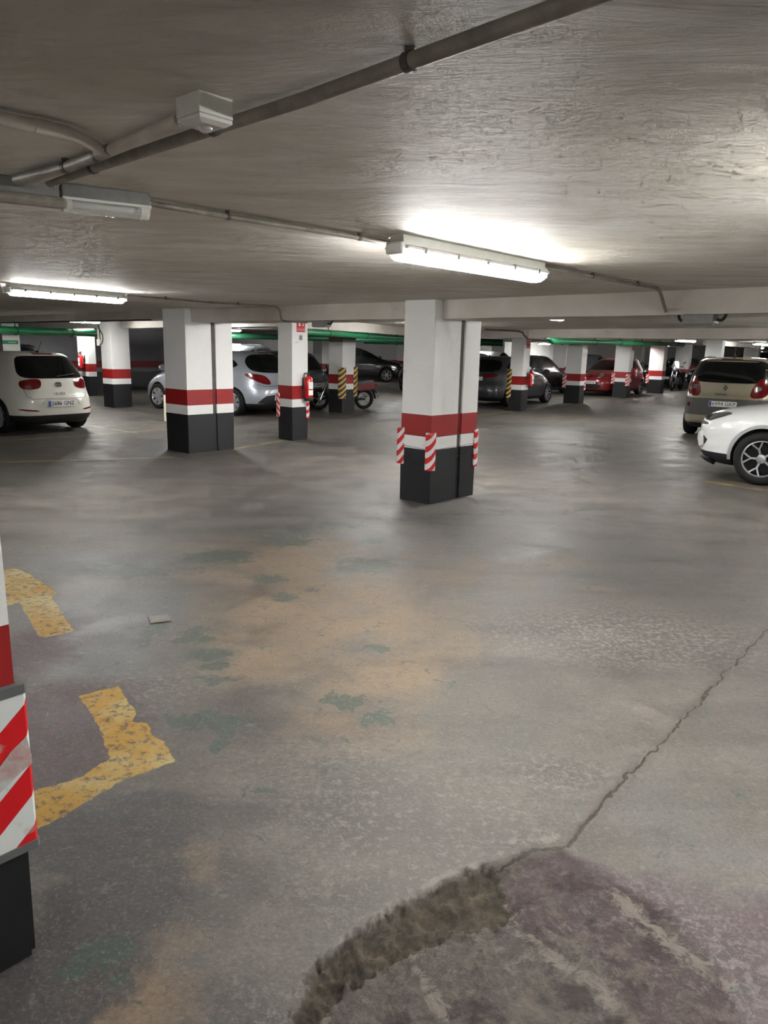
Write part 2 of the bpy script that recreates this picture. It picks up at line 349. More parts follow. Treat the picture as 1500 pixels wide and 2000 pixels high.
def floor_material():
    m = bpy.data.materials.new('worn_concrete_floor'); m.use_nodes = True
    nt = m.node_tree; N = nt.nodes; L = nt.links; B = N['Principled BSDF']
    tc = N.new('ShaderNodeTexCoord')
    def A(n):
        a = N.new('ShaderNodeAttribute'); a.attribute_name = n; return a.outputs['Fac']
    def noise(scale, det=6, ro=0.6, vec=None, dist=0.0):
        n = N.new('ShaderNodeTexNoise'); n.inputs['Scale'].default_value = scale; n.inputs['Detail'].default_value = det
        n.inputs['Roughness'].default_value = ro; n.inputs['Distortion'].default_value = dist
        L.new(vec if vec else tc.outputs['Object'], n.inputs['Vector']); return n.outputs['Fac']
    def mth(op, a, b=None, c=None, clamp=False):
        n = N.new('ShaderNodeMath'); n.operation = op; n.use_clamp = clamp
        for i, v in enumerate((a, b, c)):
            if v is None: continue
            if isinstance(v, (int, float)): n.inputs[i].default_value = v
            else: L.new(v, n.inputs[i])
        return n.outputs[0]
    def ramp(v, lo, hi, a=0.0, b=1.0):
        n = N.new('ShaderNodeMapRange'); L.new(v, n.inputs[0])
        for i, x in enumerate((lo, hi, a, b)): n.inputs[i+1].default_value = x
        return n.outputs[0]
    def mix(f, a, b):
        n = N.new('ShaderNodeMix'); n.data_type = 'RGBA'
        for s, v in (('Factor', f), ('A', a), ('B', b)):
            if isinstance(v, tuple) or isinstance(v, float): n.inputs[s].default_value = v
            else: L.new(v, n.inputs[s])
        return n.outputs['Result']
    # stretched coordinates: tyre-swept streaks across the bay
    mp = N.new('ShaderNodeMapping'); mp.inputs['Rotation'].default_value = (0, 0, rad(-50)); mp.inputs['Scale'].default_value = (0.35, 1.6, 1)
    L.new(tc.outputs['Object'], mp.inputs['Vector'])
    n_big = noise(0.45, 5, 0.55); n_mid = noise(2.2, 7, 0.65); n_fine = noise(14, 8, 0.7); n_grit = noise(110, 4, 0.7); n_str = noise(2.0, 6, 0.6, mp.outputs[0]); n_mix = mth('ADD', mth('MULTIPLY', n_mid, 0.55), mth('MULTIPLY', n_fine, 0.45))
    base = mix(ramp(n_mid, 0.38, 0.66), rgb(76, 72, 68), rgb(110, 104, 99))
    base = mix(mth('MULTIPLY', ramp(n_big, 0.42, 0.6), 0.5), base, rgb(98, 95, 85))
    base = mix(mth('MULTIPLY', ramp(n_str, 0.48, 0.70), 0.7), base, rgb(66, 62, 60))
    def brk(a, amt=0.55, sc=n_fine, lo=0.36, hi=0.6):     # break a soft blob up with noise
        return ramp(mth('ADD', a, mth('MULTIPLY', mth('SUBTRACT', sc, 0.5), amt*2.4)), lo, hi)
    base = mix(mth('MULTIPLY', brk(A('tan'), 1.1, n_mid, 0.25, 1.15), 0.62), base, rgb(134, 112, 86))
    base = mix(mth('MULTIPLY', brk(A('blue'), 0.9, n_mix, 0.3, 0.8), 0.6), base, rgb(86, 91, 96))
    base = mix(mth('MULTIPLY', brk(A('purple'), 0.9, n_mix, 0.3, 0.7), 0.85), base, mix(n_fine, rgb(50, 38, 44), rgb(88, 70, 75)))
    base = mix(mth('MULTIPLY', brk(A('dark'), 1.0, n_mix, 0.34, 0.66), 0.9), base, mix(n_fine, rgb(40, 39, 42), rgb(80, 78, 78)))
    n_g = noise(7.5, 7, 0.72, None, 1.2)
    base = mix(mth('MULTIPLY', ramp(mth('ADD', A('green'), mth('MULTIPLY', mth('SUBTRACT', n_g, 0.5), 4.2)), 0.48, 0.56), 0.8), base, mix(n_fine, rgb(40, 60, 53), rgb(76, 88, 79)))
    spk = noise(70, 6, 0.8)
    base = mix(ramp(spk, 0.53, 0.66, 0, 0.5), base, rgb(58, 54, 52)); base = mix(ramp(spk, 0.34, 0.47, 0.42, 0), base, rgb(140, 134, 128)); s2 = noise(24, 6, 0.8, None, 0.8)
    base = mix(ramp(s2, 0.56, 0.66, 0, 0.5), base, rgb(70, 66, 63)); base = mix(ramp(s2, 0.34, 0.44, 0.4, 0), base, rgb(132, 126, 120))
    base = mix(ramp(noise(7, 8, 0.75, None, 0.6), 0.54, 0.68, 0, 0.55), base, rgb(74, 69, 66))
    # exposed pale grit
    n_w = noise(30, 5, 0.8, None, 0.3)
    lg = mth('MULTIPLY', A('light'), ramp(n_w, 0.5, 0.62))
    base = mix(mth('MULTIPLY', lg, 0.7), base, rgb(160, 152, 145))
    pl = ramp(noise(48, 6, 0.75), 0.63, 0.68)
    base = mix(mth('MULTIPLY', pl, 0.35), base, rgb(164, 156, 148))
    ds = ramp(noise(38, 5, 0.7, None, 0.4), 0.655, 0.68)
    base = mix(mth('MULTIPLY', ds, 0.55), base, rgb(60, 56, 54))
    # rough exposed ground and hole
    ro = ramp(A('rough'), -0.005, 0.03); ho = ramp(A('hole'), -0.003, 0.004)
    base = mix(mth('MULTIPLY', ro, ramp(n_fine, 0.3, 0.6, 0.15, 0.6)), base, rgb(68, 60, 58))
    base = mix(mth('MULTIPLY', ro, ramp(noise(8, 9, 0.78), 0.50, 0.60, 0, 0.6)), base, rgb(104, 96, 88))
    base = mix(mth('MULTIPLY', ro, ramp(noise(9, 8, 0.7, None, 0.5), 0.50, 0.60, 0, 0.7)), base, rgb(48, 37, 39))
    pn = ramp(mth('ADD', A('pale'), mth('MULTIPLY', mth('SUBTRACT', noise(13, 8, 0.78, None, 0.9), 0.5), 6.0)), 0.75, 1.2)
    base = mix(mth('MULTIPLY', pn, 0.6), base, mix(n_fine, rgb(104, 97, 90), rgb(150, 143, 133)))
    base = mix(mth('MULTIPLY', ho, 0.85), base, mix(ramp(n_fine, 0.35, 0.62), rgb(34, 29, 23), rgb(84, 75, 61)))
    # yellow paint
    yn = mth('ADD', A('yellow'), mth('MULTIPLY', mth('SUBTRACT', n_fine, 0.5), 0.02))
    ym = ramp(yn, -0.0015, 0.0015)
    wear = ramp(noise(22, 8, 0.78), 0.41, 0.49, 0.1, 1)
    ycol = mix(ramp(noise(3.2, 6, 0.6), 0.44, 0.6), rgb(168, 130, 52), rgb(176, 158, 108))
    ycol = mix(ramp(n_grit, 0.45, 0.7, 0, 0.35), ycol, rgb(140, 118, 74))
    base = mix(mth('MULTIPLY', ym, wear), base, ycol)
    lm = mth('MULTIPLY', ramp(A('lines'), -0.004, 0.004), ramp(noise(4, 7, 0.7), 0.38, 0.6, 0.12, 0.75))
    base = mix(lm, base, rgb(176, 158, 104))
    # cracks
    ck = mth('SUBTRACT', A('crackw'), mth('ADD', mth('ABSOLUTE', A('crack')), mth('MULTIPLY', mth('SUBTRACT', n_grit, 0.42), 0.009)))
    ckm = ramp(ck, -0.0008, 0.0012)
    base = mix(mth('MULTIPLY', ckm, 1.0), base, rgb(22, 17, 13))
    halo = ramp(mth('ABSOLUTE', A('crack')), 0.0, 0.045, 0.45, 0.0)
    base = mix(halo, base, rgb(78, 71, 61))
    fk = mth('MULTIPLY', ramp(mth('ADD', A('fine'), mth('MULTIPLY', mth('SUBTRACT', n_fine, 0.45), 0.012)), 0.0, 0.006, 1, 0), ramp(n_mid, 0.35, 0.55, 0.2, 0.8))
    base = mix(fk, base, rgb(46, 39, 34))
    base = mix(0.32, base, (0.0, 0.0, 0.0, 1.0))
    L.new(base, B.inputs['Base Color'])
    rg = mth('ADD', ramp(n_mid, 0.3, 0.7, 0.42, 0.66), mth('MULTIPLY', ro, 0.4))
    rg = mth('ADD', rg, mth('MULTIPLY', ym, 0.1), clamp=True)
    L.new(rg, B.inputs['Roughness'])
    h = mth('ADD', mth('MULTIPLY', n_grit, 0.25), mth('ADD', mth('MULTIPLY', n_fine, 0.8), mth('MULTIPLY', mth('MULTIPLY', ro, n_w), 2.2)))
    h = mth('ADD', h, mth('MULTIPLY', lg, 0.6)); h = mth('SUBTRACT', h, mth('MULTIPLY', ckm, 1.2)); h = mth('ADD', h, mth('MULTIPLY', mth('MULTIPLY', ym, wear), 0.25))
    bp = N.new('ShaderNodeBump'); bp.inputs['Strength'].default_value = 0.55; bp.inputs['Distance'].default_value = 0.006
    L.new(h, bp.inputs['Height']); L.new(bp.outputs['Normal'], B.inputs['Normal'])
    B.inputs['Specular IOR Level'].default_value = 0.3
    return m
fm.materials.append(floor_material())
struct(link('floor', fm))

# ------------------------------------------------------------------ ceiling and walls
def ceiling_material():
    m = bpy.data.materials.new('trowelled_ceiling'); m.use_nodes = True
    nt = m.node_tree; N = nt.nodes; L = nt.links; B = N['Principled BSDF']
    tc = N.new('ShaderNodeTexCoord')
    mp = N.new('ShaderNodeMapping'); mp.inputs['Rotation'].default_value = (0, 0, rad(35)); mp.inputs['Scale'].default_value = (0.8, 2.2, 1)
    L.new(tc.outputs['Object'], mp.inputs['Vector'])
    def nz(s, d, r, v, dist=0):
        n = N.new('ShaderNodeTexNoise'); n.inputs['Scale'].default_value = s; n.inputs['Detail'].default_value = d; n.inputs['Roughness'].default_value = r
        n.inputs['Distortion'].default_value = dist; L.new(v, n.inputs['Vector']); return n.outputs['Fac']
    a = nz(1.5, 9, 0.66, mp.outputs[0], 1.6); b = nz(1.1, 4, 0.5, tc.outputs['Object']); c = nz(7, 9, 0.75, mp.outputs[0], 1.5)
    def rp(v, lo, hi, x, y):
        n = N.new('ShaderNodeMapRange'); L.new(v, n.inputs[0])
        for i, q in enumerate((lo, hi, x, y)): n.inputs[i+1].default_value = q
        return n.outputs[0]
    def mix(f, p, q):
        n = N.new('ShaderNodeMix'); n.data_type = 'RGBA'; L.new(f, n.inputs['Factor'])
        for s, v in (('A', p), ('B', q)):
            if isinstance(v, tuple): n.inputs[s].default_value = v
            else: L.new(v, n.inputs[s])
        return n.outputs['Result']
    k = mix(rp(a, 0.4, 0.66, 0, 1), rgb(232, 230, 225), rgb(198, 192, 181))
    k = mix(rp(b, 0.42, 0.62, 0, 0.6), k, rgb(204, 197, 182))
    k = mix(rp(c, 0.55, 0.72, 0, 0.4), k, rgb(160, 152, 140))
    L.new(k, B.inputs['Base Color']); B.inputs['Roughness'].default_value = 0.6
    ad = N.new('ShaderNodeMath'); ad.operation = 'MULTIPLY_ADD'; L.new(c, ad.inputs[0]); ad.inputs[1].default_value = 0.5; L.new(a, ad.inputs[2])
    bp = N.new('ShaderNodeBump'); bp.inputs['Strength'].default_value = 0.9; bp.inputs['Distance'].default_value = 0.02
    L.new(ad.outputs[0], bp.inputs['Height']); L.new(bp.outputs['Normal'], B.inputs['Normal'])
    return m
bm = bmesh.new(); box(bm, -45, 45, -14, 70, CEIL, CEIL+0.3)
struct(obj('ceiling', bm, ceiling_material()))

BANDS = ((0.0, 0.585, 2), (0.585, 0.725, 0), (0.725, 0.957, 1), (0.957, 9, 0))
def banded_box(bm, Mx, x0, x1, y0, y1, top, grey_from=None, faces=True):
    """upright box with the painted bands of the garage: black foot, white line, red band, white"""
    zs = [0.0, 0.585, 0.725, 0.957] + ([grey_from] if grey_from else []) + [top]
    ms = [2, 0, 1, 0] + ([3] if grey_from else [])
    rings = [[bm.verts.new(Mx @ Vector(p)) for p in ((x0,y0,z),(x1,y0,z),(x1,y1,z),(x0,y1,z))] for z in zs]
    for k in range(len(zs)-1):
        for i in range(4):
            f = bm.faces.new((rings[k][i], rings[k][(i+1)%4], rings[k+1][(i+1)%4], rings[k+1][i])); f.material_index = ms[k]
    bm.faces.new(rings[0][::-1]).material_index = 2; bm.faces.new(rings[-1]).material_index = ms[-1]
PMATS = [M['white'], M['red'], M['black'], M['grey']]
WMATS = [mat('wall_paint_shaded', rgb(120, 118, 122), 0.7, noise=0.4, nscale=1.0), mat('wall_red_shaded', rgb(120, 26, 32), 0.6), M['black'], M['grey']]  # dimmer copy of the band colours, shade put into the wall paint
def wall(name, p, q, thick=0.3, lit=False):
    p = Vector((p[0], p[1], 0)); q = Vector((q[0], q[1], 0)); d = q-p
    Mx = Matrix.Translation(p) @ Matrix.Rotation(math.atan2(d.y, d.x), 4, 'Z')
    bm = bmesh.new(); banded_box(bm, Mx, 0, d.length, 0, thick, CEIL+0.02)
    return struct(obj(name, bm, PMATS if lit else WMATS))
wall('wall_back_left', (-21, 13.7), (-6.4, 30.6))
wall('wall_left', (-21, -10), (-21, 13.7)).location = (0, 0, 0)
wall('wall_side', (-6.4, 30.6), (-12.5, 37.2))
wall('wall_back', (-12.5, 38.5), (45, 58), lit=True)
wall('wall_front', (40, -10), (-21, -10))
wall('wall_right', (45, 58), (22, 5))
wall('wall_right_near', (22, 5), (22, -10))
# ------------------------------------------------------------------ beams
def beam(p, q, zb, thick, label, top=CEIL+0.03, m='beamw'):
    p = Vector((p[0], p[1])); q = Vector((q[0], q[1])); d = q-p
    bm = bmesh.new(); n = max(2, int(d.length/0.6)); L = d.length
    rings = []
    for i in range(n+1):
        x = L*i/n; w1 = 0.006*math.sin(i*1.7)+0.004*math.sin(i*0.9); 
        rings.append([bm.verts.new(v) for v in ((x, w1, zb+w1*0.7), (x, thick, zb+w1), (x, thick, top), (x, 0, top))])
    for A_, B_ in zip(rings, rings[1:]):
        for k in range(4): bm.faces.new((A_[k], B_[k], B_[(k+1)%4], A_[(k+1)%4]))
    bm.faces.new(rings[0]); bm.faces.new(rings[-1][::-1])
    bmesh.ops.recalc_face_normals(bm, faces=bm.faces[:])
    o = obj('ceiling_beam', bm, M[m]); o.location = (p.x, p.y, 0); o.rotation_euler = (0, 0, math.atan2(d.y, d.x))
    return tag(o, label, 'beam')
# thickness grows to the left of the travelling direction p -> q
beam((3.35, 4.85), (0.56, 7.93), 1.955, -0.62, 'painted concrete ceiling beam running right from the near central pillar')
beam((0.38, 8.20), (-2.92, 11.30), 1.955, -0.62, 'concrete ceiling beam between the near central pillar and the left double pillar')
beam((-3.25, 11.75), (-11.5, 20.2), 2.01, -0.55, 'concrete ceiling beam running left from the left double pillar over the white hatchback')
beam((7.6, 12.0), (1.15, 20.7), 1.95, -0.45, 'second concrete beam across the aisle above the beige people carrier')
beam((-1.50, 13.85), (0.95, 19.6), 1.95, 0.40, 'brightly lit white beam going away from the extinguisher pillar')
beam((-1.90, 13.35), (-6.60, 18.85), 1.96, -0.45, 'white concrete beam from the extinguisher pillar to the pillar behind the silver hatchback')
beam((-7.25, 19.35), (-11.6, 23.2), 1.96, -0.4, 'white beam running left from the pillar with the conduit switch')
beam((3.45, 21.1), (15.4, 38.6), 2.0, 0.4, 'long beam over the row of banded pillars on the right')
beam((10.9, 25.4), (15.2, 31.5), 1.98, 0.4, 'beam joining the two pillars behind the beige people carrier')
beam((-1.0, 19.3), (3.6, 26), 1.97, 0.4, 'dim beam behind the pillar with yellow and black guards')

# ------------------------------------------------------------------ pillars
PL = {}
def reband(bm, grey=None):
    for f in bm.faces:
        z = f.calc_center_median().z
        f.material_index = 2 if z < 0.585 else 0 if z < 0.725 else 1 if z < 0.957 else 3 if (grey and z > grey) else 0
def pillar(key, corner, a, wL, wR, top, label, grey=None, group=None):
    bm = bmesh.new()
    banded_box(bm, Matrix.Identity(4), 0, wR, 0, wL, top, grey)
    es = [e for e in bm.edges if abs(e.verts[0].co.z - e.verts[1].co.z) > 0.01]
    bmesh.ops.bevel(bm, geom=es, offset=0.008, segments=2, affect='EDGES'); reband(bm, grey)
    root = thing('pillar', label, 'pillar', (corner[0], corner[1], 0), rad(a), group)
    obj('shaft', bm, PMATS, root)
    PL[key] = (root, wL, wR, a, Vector((corner[0], corner[1], 0)))
    return root
def on_pillar(key, x, y, z):
    root, wL, wR, a, c = PL[key]; r = rad(a)
    return c + Vector((x*math.cos(r)-y*math.sin(r), x*math.sin(r)+y*math.cos(r), z))

T = CEIL+0.02
pillar('P3', (0.48, 7.88), 48, 0.42, 0.46, T, 'white pillar with red band and black foot, nearest in the middle of the floor')
pillar('P3b', on_pillar('P3', 0.535, 0.0, 0), 48, 0.42, 0.29, 1.98, 'narrow half of the central double pillar, behind the expansion joint')
pillar('P1', (-2.99, 11.22), 49, 0.58, 0.46, T, 'banded pillar left of centre with a white board leaning at its left side')
pillar('P1b', on_pillar('P1', 0.535, 0.0, 0), 49, 0.50, 0.32, 1.98, 'right half of the left double pillar, in front of the silver hatchback')
for k, kb in (('P3', 'P3b'), ('P1', 'P1b')):
    root = PL[k][0]; bm = bmesh.new(); wR = PL[k][2]
    banded_box(bm, Matrix.Identity(4), wR-0.01, wR+0.08, 0.02, 0.36, 1.97)
    obj('joint_filler', bm, [M['joint'], mat('joint_red', rgb(96, 18, 20), 0.7), M['black'], M['joint']], root)['label'] = 'dark sunken joint strip'
pillar('P2', (-1.65, 13.07), 49, 0.37, 0.37, T, 'slim banded pillar carrying a fire extinguisher and red sign')
pillar('P4', (-6.86, 18.81), 49, 0.50, 0.50, T, 'banded pillar with cable switch, between the white and silver hatchbacks')
pillar('P5', (-1.13, 18.91), 52, 0.46, 0.50, T, 'grey-topped banded pillar with two yellow and black corner guards', grey=1.75)
pillar('P6', (3.72, 20.8), 55, 0.38, 0.42, T, 'banded pillar beside the graphite hatchback, with a fire extinguisher')
pillar('P7', (6.26, 24.48), 57, 0.52, 0.50, T, 'banded pillar between the graphite hatchback and the dark red car')
pillar('P9', (9.09, 28.53), 57, 0.55, 0.52, T, 'banded pillar standing in front of the dark red car')
pillar('P10', (11.64, 32.04), 57, 0.58, 0.55, T, 'banded pillar between the motorcycle and the black car')
pillar('P11', (14.67, 36.97), 57, 0.66, 0.55, T, 'farthest banded pillar of the right-hand row, left of the black van')
pillar('P8', (7.75, 33.0), 57, 0.60, 0.6, T, 'banded pillar seen behind the graphite hatchback with worn guards')
pillar('P12', (10.95, 25.0), 57, 0.50, 0.55, T, 'pale pillar rising behind the left of the beige people carrier roof')
pillar('P13', (15.1, 31.0), 57, 0.56, 0.55, T, 'pale pillar behind the roof aerial of the beige people carrier')
pillar('P14', (-10.15, 20.0), 49, 0.55, 0.45, T, 'white pillar with a small green exit sign at the left edge')
pillar('P15', (-8.95, 22.6), 49, 0.62, 0.25, T, 'white wall pier with fire extinguisher behind the white hatchback')
pillar('P16', (-2.62, 30.2), 52, 0.5, 0.5, T, 'far banded pillar behind the dark slate hatchback')
pillar('P17', (5.9, 40.0), 55, 0.5, 0.5, T, 'far white pillar seen above the graphite hatchback roof')
pillar('P18', (0.9, 41.0), 55, 0.5, 0.5, T, 'distant pillar beside the far black car')
pillar('P19', (12.9, 38.6), 55, 0.55, 0.5, T, 'distant dim pillar behind the dark red car')

# the very near pillar at the left edge: its far right corner is at the origin of the object
Pn = thing('pillar', 'black-footed pillar cut off by the left edge, with a worn red and white guard', 'pillar', (-0.925, 1.735, 0), rad(49))
bm = bmesh.new(); banded_box(bm, Matrix.Identity(4), -0.55, 0, 0, 0.5, T)
bmesh.ops.bevel(bm, geom=[e for e in bm.edges if abs(e.verts[0].co.z-e.verts[1].co.z) > 0.01], offset=0.018, segments=3, affect='EDGES'); reband(bm)
obj('shaft', bm, PMATS, Pn)

def stripe_mat(name, ca, cb, period, slope, wear):
    m = bpy.data.materials.new(name); m.use_nodes = True; nt = m.node_tree; N = nt.nodes; L = nt.links; B = N['Principled BSDF']
    tc = N.new('ShaderNodeTexCoord'); sp = N.new('ShaderNodeSeparateXYZ'); L.new(tc.outputs['Object'], sp.inputs[0])
    def mt(op, a, b):
        n = N.new('ShaderNodeMath'); n.operation = op
        for i, v in enumerate((a, b)):
            if isinstance(v, (int, float)): n.inputs[i].default_value = v
            else: L.new(v, n.inputs[i])
        return n.outputs[0]
    h = mt('ADD', mt('MULTIPLY', mt('ADD', sp.outputs[0], sp.outputs[1]), slope), sp.outputs[2])
    s = mt('GREATER_THAN', mt('FRACT', mt('DIVIDE', mt('ADD', h, 10.0), period), 0), 0.5)
    mx = N.new('ShaderNodeMix'); mx.data_type = 'RGBA'; mx.inputs['A'].default_value = ca; mx.inputs['B'].default_value = cb; L.new(s, mx.inputs['Factor'])
    no = N.new('ShaderNodeTexNoise'); no.inputs['Scale'].default_value = 9; no.inputs['Detail'].default_value = 6; L.new(tc.outputs['Object'], no.inputs['Vector'])
    r = N.new('ShaderNodeMapRange'); L.new(no.outputs['Fac'], r.inputs[0]); r.inputs[1].default_value = 0.60; r.inputs[2].default_value = 0.64; r.inputs[3].default_value = 0; r.inputs[4].default_value = wear
    m2 = N.new('ShaderNodeMix'); m2.data_type = 'RGBA'; L.new(mx.outputs['Result'], m2.inputs['A']); m2.inputs['B'].default_value = rgb(172, 168, 160); L.new(r.outputs[0], m2.inputs['Factor'])
    L.new(m2.outputs['Result'], B.inputs['Base Color']); B.inputs['Roughness'].default_value = 0.45
    return m
RW = stripe_mat('red_white_stripes', rgb(196, 28, 34), rgb(210, 210, 208), 0.125, -1.0, 0.5)
RWb = stripe_mat('red_white_stripes_back', rgb(180, 30, 34), rgb(205, 190, 180), 0.11, 1.0, 0.6)
YK = stripe_mat('yellow_black_stripes', rgb(190, 152, 66), rgb(30, 26, 20), 0.13, -0.8, 0.1)
def guard(key, cx, cy, nang, z0, z1, wd, m, label, bend=0.0):
    """strip guard against a pillar corner; nang = outward direction (world degrees)"""
    p = on_pillar(key, cx, cy, 0); n = Vector((math.cos(rad(nang)), math.sin(rad(nang)), 0))
    bm = bmesh.new(); t = 0.012; nseg = 6; hh = z1-z0
    rows = []
    for k in range(7):
        z = hh*k/6
        ring = []
        for i in range(nseg+1):
            u = -wd/2 + wd*i/nseg; y = -0.022*(1-(2*u/wd)**2) + bend*math.sin(k*0.9)*0.3
            ring.append((u, y, z))
        rows.append([[bm.verts.new((u, y, z)) for u, y, z in ring], [bm.verts.new((u, y+t, z)) for u, y, z in ring]])
    for A_, B_ in zip(rows, rows[1:]):
        for i in range(nseg):
            bm.faces.new((A_[0][i], A_[0][i+1], B_[0][i+1], B_[0][i])); bm.faces.new((A_[1][i+1], A_[1][i], B_[1][i], B_[1][i+1]))
        bm.faces.new((A_[1][0], A_[0][0], B_[0][0], B_[1][0])); bm.faces.new((A_[0][nseg], A_[1][nseg], B_[1][nseg], B_[0][nseg]))
    for r_, fl in ((rows[0], 1), (rows[-1], 0)):
        for i in range(nseg):
            f = (r_[0][i], r_[0][i+1], r_[1][i+1], r_[1][i]); bm.faces.new(f[::-1] if fl else f)
    o = obj('corner_guard', bm, m, None, 50)
    q = p + n*0.004; o.location = (q.x, q.y, z0); o.rotation_euler = (0, 0, rad(nang+90))
    return tag(o, label, 'corner guard')
ga = 48-90-45   # towards the camera between both faces
guard('P3', 0.0, 0.0, -86, 0.37, 0.775, 0.112, RW, 'red and white striped guard on the front corner of the central pillar')
guard('P3', 0.0, 0.42, -125, 0.40, 0.80, 0.10, RW, 'red and white striped guard on the left corner of the central pillar')
guard('P3b', 0.29, 0.0, -25, 0.34, 0.76, 0.10, RW, 'red and white striped guard on the right corner of the central pillar')
guard('P2', 0.0, 0.37, -130, 0.40, 0.82, 0.09, RWb, 'red and white guard on the left corner of the extinguisher pillar')
guard('P2', 0.37, 0.0, -35, 0.38, 0.80, 0.08, RW, 'red and white guard below the extinguisher on the slim pillar')
guard('P5', 0.0, 0.0, -84, 0.36, 1.13, 0.20, YK, 'wide yellow and black guard on the front corner of the grey-topped pillar')
guard('P5', 0.50, 0.0, -50, 0.40, 1.15, 0.16, YK, 'narrow yellow and black guard on the right corner of the grey-topped pillar')
guard('P6', 0.0, 0.38, -115, 0.36, 1.14, 0.15, YK, 'yellow and black guard beside the graphite hatchback tail')
guard('P7', 0.0, 0.52, -110, 0.50, 0.92, 0.14, RW, 'red and white guard on the left corner of the pillar before the dark red car')
guard('P7', 0.50, 0.0, -35, 0.42, 0.86, 0.13, RW, 'pale guard on the right corner of the pillar before the dark red car')
guard('P9', 0.0, 0.55, -110, 0.50, 0.90, 0.15, RW, 'faded guard on the left corner of the pillar before the dark red car bonnet')
guard('P9', 0.0, 0.0, -80, 0.44, 0.88, 0.18, RW, 'faded guard on the front corner of the pillar next to the motorcycle')
guard('P10', 0.0, 0.58, -110, 0.42, 0.80, 0.15, RW, 'faded guard on the pillar right of the motorcycle')
guard('P8', 0.0, 0.0, -85, 0.40, 0.84, 0.30, RW, 'torn broad guard on the pillar behind the graphite hatchback')

# tie wires round the central pillar (parts of it)
for kk, zz in (('P3', (0.735, 0.60, 0.485)),):
    bm = bmesh.new()
    for z in zz:
        e = 0.006; pts = [(-e, 0.42+e, z+0.01), (-e, -e, z-0.012), (0.46+0.36+e, -e, z+0.004), (0.46+0.36+e, 0.42+e, z)]
        tube(bm, pts + [pts[0]], 0.0022, 6, cap=False)
    obj('tie_wire', bm, M['wire'], PL[kk][0])

# near pillar guard: an L plate round the corner with grey edging, torn sticker
def l_plate(bm, z0, z1, t, a0=-0.17, b1=0.15, mi=0):
    pr_ = [(a0, -t), (t*0.6, -t), (t, -t*0.6), (t, b1), (0.002, b1), (0.002, -0.002), (a0, -0.002)]
    lo = [bm.verts.new((x, y, z0)) for x, y in pr_]; hi = [bm.verts.new((x, y, z1)) for x, y in pr_]
    for i in range(len(pr_)):
        j = (i+1) % len(pr_); bm.faces.new((lo[i], lo[j], hi[j], hi[i])).material_index = mi
    bm.faces.new(lo[::-1]).material_index = mi; bm.faces.new(hi).material_index = mi
    bmesh.ops.recalc_face_normals(bm, faces=bm.faces[:])
RWn = stripe_mat('near_red_white_stripes', rgb(198, 22, 28), rgb(206, 210, 208), 0.172, -0.86, 0.55)
gt = thing('corner_guard', 'large torn red and white guard on the pillar at the left edge', 'corner guard', (-0.925, 1.735, 0), rad(49))
bm = bmesh.new(); l_plate(bm, 0.355, 0.775, 0.020); obj('striped_plate', bm, RWn, gt)
bm = bmesh.new(); l_plate(bm, 0.775, 0.800, 0.024); obj('edging', bm, M['rim_grey'], gt)
bm = bmesh.new(); l_plate(bm, 0.333, 0.355, 0.024); obj('edging', bm, M['rim_grey'], gt)

bm = bmesh.new(); tp = [(-.17,.56),(-.12,.575),(-.06,.60),(-.03,.63),(.01,.655),(.018,.60),(.018,.575),(-.01,.565),(-.04,.545),(-.09,.515),(-.14,.50),(-.17,.505)]
v = [bm.verts.new((x, -.0215, z)) for x, z in tp]; bm.faces.new(v)
r = bmesh.ops.extrude_face_region(bm, geom=bm.faces[:]); bmesh.ops.translate(bm, verts=[e for e in r['geom'] if isinstance(e, bmesh.types.BMVert)], vec=(0, -.0012, 0)); bmesh.ops.recalc_face_normals(bm, faces=bm.faces[:])
obj('torn_backing', bm, mat('torn_backing', rgb(176, 184, 180), 0.7, noise=0.9, nscale=26, col2=rgb(170, 120, 118)), gt)['label'] = 'torn pale backing'

